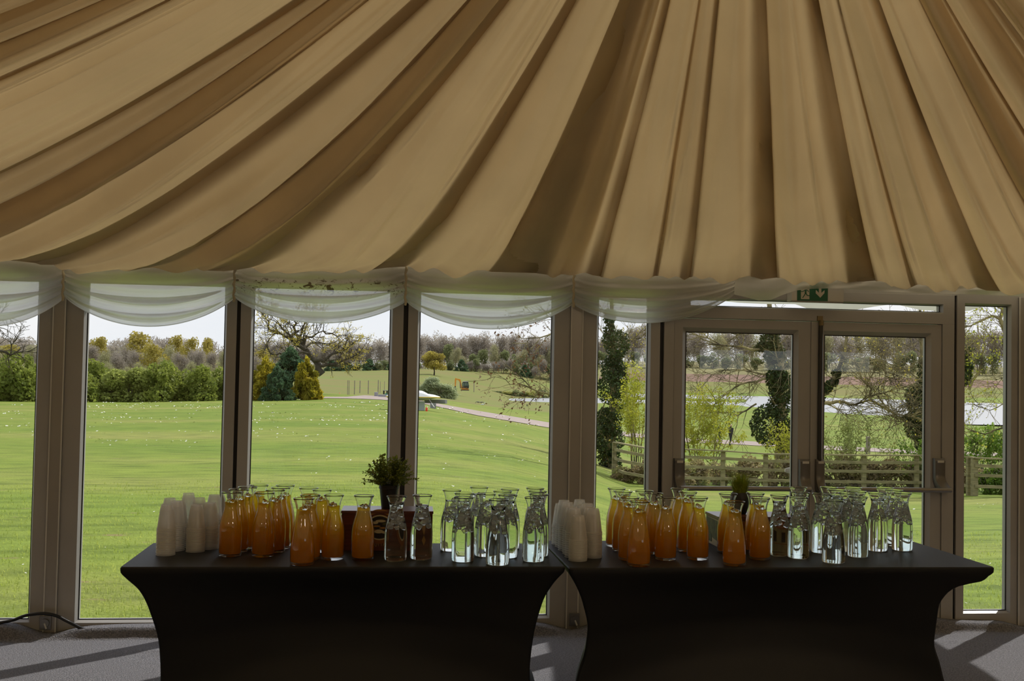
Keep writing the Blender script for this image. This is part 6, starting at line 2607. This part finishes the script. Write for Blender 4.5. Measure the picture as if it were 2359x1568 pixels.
for k, (px, d, py, w, kk) in enumerate(bpos):
    wm = w * 1.2 * m_per_px(d)
    plant('bramble_bush', 'bramble bush behind the fence, %s' % bl_[k], 'bramble', px, d, [('foliage', BR[kk]), ('stems', bst)], k * 1.3, (wm, wm * .7, px_h(px, d, py)), 'brambles along the fence', -.08)

# two walkers half hidden by the wide spring shrub
m_skin = P('skin', (.55, .34, .26), .6)
m_hair = P('hair_white', (.72, .71, .68), .8)


def walker(px, d, label, coat, legs, hgt):
    g = G(px, d)
    t = thing('person', label, 'person', g, .4, 'walkers on the path')
    s_ = hgt / 1.7
    # one continuous body grown from connected joints
    me = bpy.data.meshes.new('body')
    J = [(0, 0, .95), (0, 0, 1.15), (0, 0, 1.38), (0, 0, 1.48), (0, -.01, 1.60), (-.17, 0, 1.38), (-.24, 0, 1.12), (-.22, -.08, .88), (.17, 0, 1.38), (.24, .02, 1.12), (.22, .06, .88), (-.09, 0, .88), (-.10, -.10, .48), (-.10, .02, .06), (-.10, -.12, .04), (.09, 0, .88), (.10, .10, .48), (.10, .24, .10), (.10, .14, .04)]
    Rr = [(.15, .11), (.15, .11), (.15, .10), (.055, .055), (.095, .11), (.07, .07), (.05, .05), (.035, .035), (.07, .07), (.05, .05), (.035, .035), (.095, .095), (.065, .065), (.045, .045), (.04, .04), (.095, .095), (.065, .065), (.045, .045), (.04, .04)]
    Ed = [(0, 1), (1, 2), (2, 3), (3, 4), (2, 5), (5, 6), (6, 7), (2, 8), (8, 9), (9, 10), (0, 11), (11, 12), (12, 13), (13, 14), (0, 15), (15, 16), (16, 17), (17, 18)]
    me.from_pydata([(a * s_, b * s_, c_ * s_) for a, b, c_ in J], Ed, [])
    o = link('body', me, t)
    me.materials.append(coat)
    sk = o.modifiers.new('skin', 'SKIN')
    for v, rr in zip(me.skin_vertices[0].data, Rr):
        v.radius = (rr[0] * s_, rr[1] * s_)
    me.skin_vertices[0].data[0].use_root = True
    su = o.modifiers.new('sub', 'SUBSURF')
    su.levels = su.render_levels = 2
    mb = MB()
    mb.lathe([(0, 1.52), (.06, 1.53), (.082, 1.60), (.078, 1.66), (.05, 1.71), (0, 1.72)], 14, (0, -.015, 0))
    mb.v = [(a * s_, b * s_, c_ * s_) for a, b, c_ in mb.v]
    mb.build('face', m_skin, t, smooth=True)
    mb = MB()
    mb.lathe([(.088, 1.60), (.096, 1.66), (.07, 1.735), (0, 1.75)], 14, (0, .015, 0))
    mb.v = [(a * s_, b * s_, c_ * s_) for a, b, c_ in mb.v]
    mb.build('hair', m_hair, t, smooth=True)


walker(1660, 86, 'white-haired person in a dark coat walking behind the spring shrub', P('coat_green', (.02, .035, .02), .9), None, 1.62)
walker(1685, 85, 'white-haired person in dark clothes walking second along the path', P('coat_dark', (.025, .025, .03), .9), None, 1.60)
p, d = GY(2001, 1045)
t = thing('marker_post', 'short grey post by the path beside the pale shrub', 'post', p)
MB().box(-.12, .12, -.1, .1, -.1, px_h(2001, d, 1005)).build('shaft', m_pole, t)
sx, dd, p, H = slab('concrete_kerb', 'grey concrete kerb slab left of the ivy tree', 'kerb', 1376, 1407, 1004, 994, m_stone, 1.2)

# white canopy edge outside above the door
m_canopy = clothmat('canopy_cloth', (.62, .61, .58), (.55, .54, .5), .4, bump=0)
CY = 8.3
knots = [(1640, 690), (1700, 697), (1760, 700), (1830, 700), (1878, 717), (1950, 717), (2012, 706), (2060, 700), (2120, 714), (2190, 717), (2232, 716), (2262, 704), (2300, 690)]
rows_ = []
for px in np.linspace(1640, 2300, 70):
    py = np.interp(px, [a for a, b in knots], [b for a, b in knots])
    x, z0 = float(on_y(px, 800, CY)[0]), float(on_y(px, py, CY)[2])
    rows_.append([(x + .10 * w, CY - 1.3 * w, z0 + (2.48 - z0) * w - .05 * math.sin(math.pi * w) + .02 * math.sin(px * .045) * w) for w in np.linspace(0, 1, 8)])
mb = MB()
mb.grid(rows_)
tag(mb.build('canopy', m_canopy, smooth=True), 'white scalloped canopy outside above the door and last window', 'canopy')

# ---- daisies, feathers and grass blades: nobody could count them
n = 620
V = []
for _ in range(n):
    px = R.uniform(0, 1340) if R.uniform() < .85 else R.uniform(1380, 2330)
    cl_ = mnoise.noise(Vector((px * .012, R.uniform(0, 9), 0)))
    d = R.uniform(26, 84) if R.uniform() < .93 else R.uniform(9, 26)
    if px > 1380:
        d = R.uniform(9, 28)
    g = G(px, d, .025)
    if mnoise.noise(Vector((g[0] * .16, g[1] * .11, 5))) < .02 and R.uniform() < .8:
        continue
    for _k in range(int(R.integers(1, 9))):
        s_ = R.uniform(.012, .04) * (d / 45) ** .8
        c_ = g + np.array([R.normal(0, .45), R.normal(0, .3), 0])
        q = R.uniform(0, 6.28)
        a = np.array([math.cos(q), math.sin(q), .25]) * s_ * 1.3
        b = np.array([-math.sin(q), math.cos(q), .25]) * s_
        V.append([c_ - a, c_ - b, c_ + a, c_ + b])
tag(link('daisies', quads_mesh('daisies', np.array(V), P('petal_white', (.75, .75, .68), .8))), 'white daisies and feathers scattered in patches over the lawn', 'daisies', kind='stuff')
n = 45000
px = R.uniform(-250, 2600, n)
d = 6.95 + (R.uniform(0, 1, n) ** 2.2) * 11
H = np.stack([dirh(q) for q in np.linspace(-250, 2600, 400)])
hi = np.clip(((px + 250) / 2850 * 399).astype(int), 0, 399)
zz = np.array([zt(a, b) for a, b in zip(px[::1], d[::1])])
base = np.stack([H[hi, 0] * d, H[hi, 1] * d, zz - .005], axis=1) + np.stack([R.normal(0, .01, n), R.normal(0, .01, n), np.zeros(n)], axis=1)
q = R.uniform(0, 6.28, n)
L = R.uniform(.018, .045, n) * (1 + 1.3 * (d < 7.5) * R.uniform(0, 1, n))
lean = R.uniform(.1, .8, n)
dv = np.stack([np.cos(q) * np.sin(lean), np.sin(q) * np.sin(lean), np.cos(lean)], axis=1)
sd = np.stack([-np.sin(q), np.cos(q), np.zeros(n)], axis=1) * .0028 * (d / 7)[:, None] ** .7
tip = base + dv * L[:, None]
V = np.stack([base - sd, base + sd, tip + sd * .15, tip - sd * .15], axis=1)
tag(link('grass', quads_mesh('grass', V, leafmat('grass_near', (.28, .38, .05), (.46, .50, .12), 1.2, .72))), 'short lawn grass growing just outside the windows', 'grass', kind='stuff')
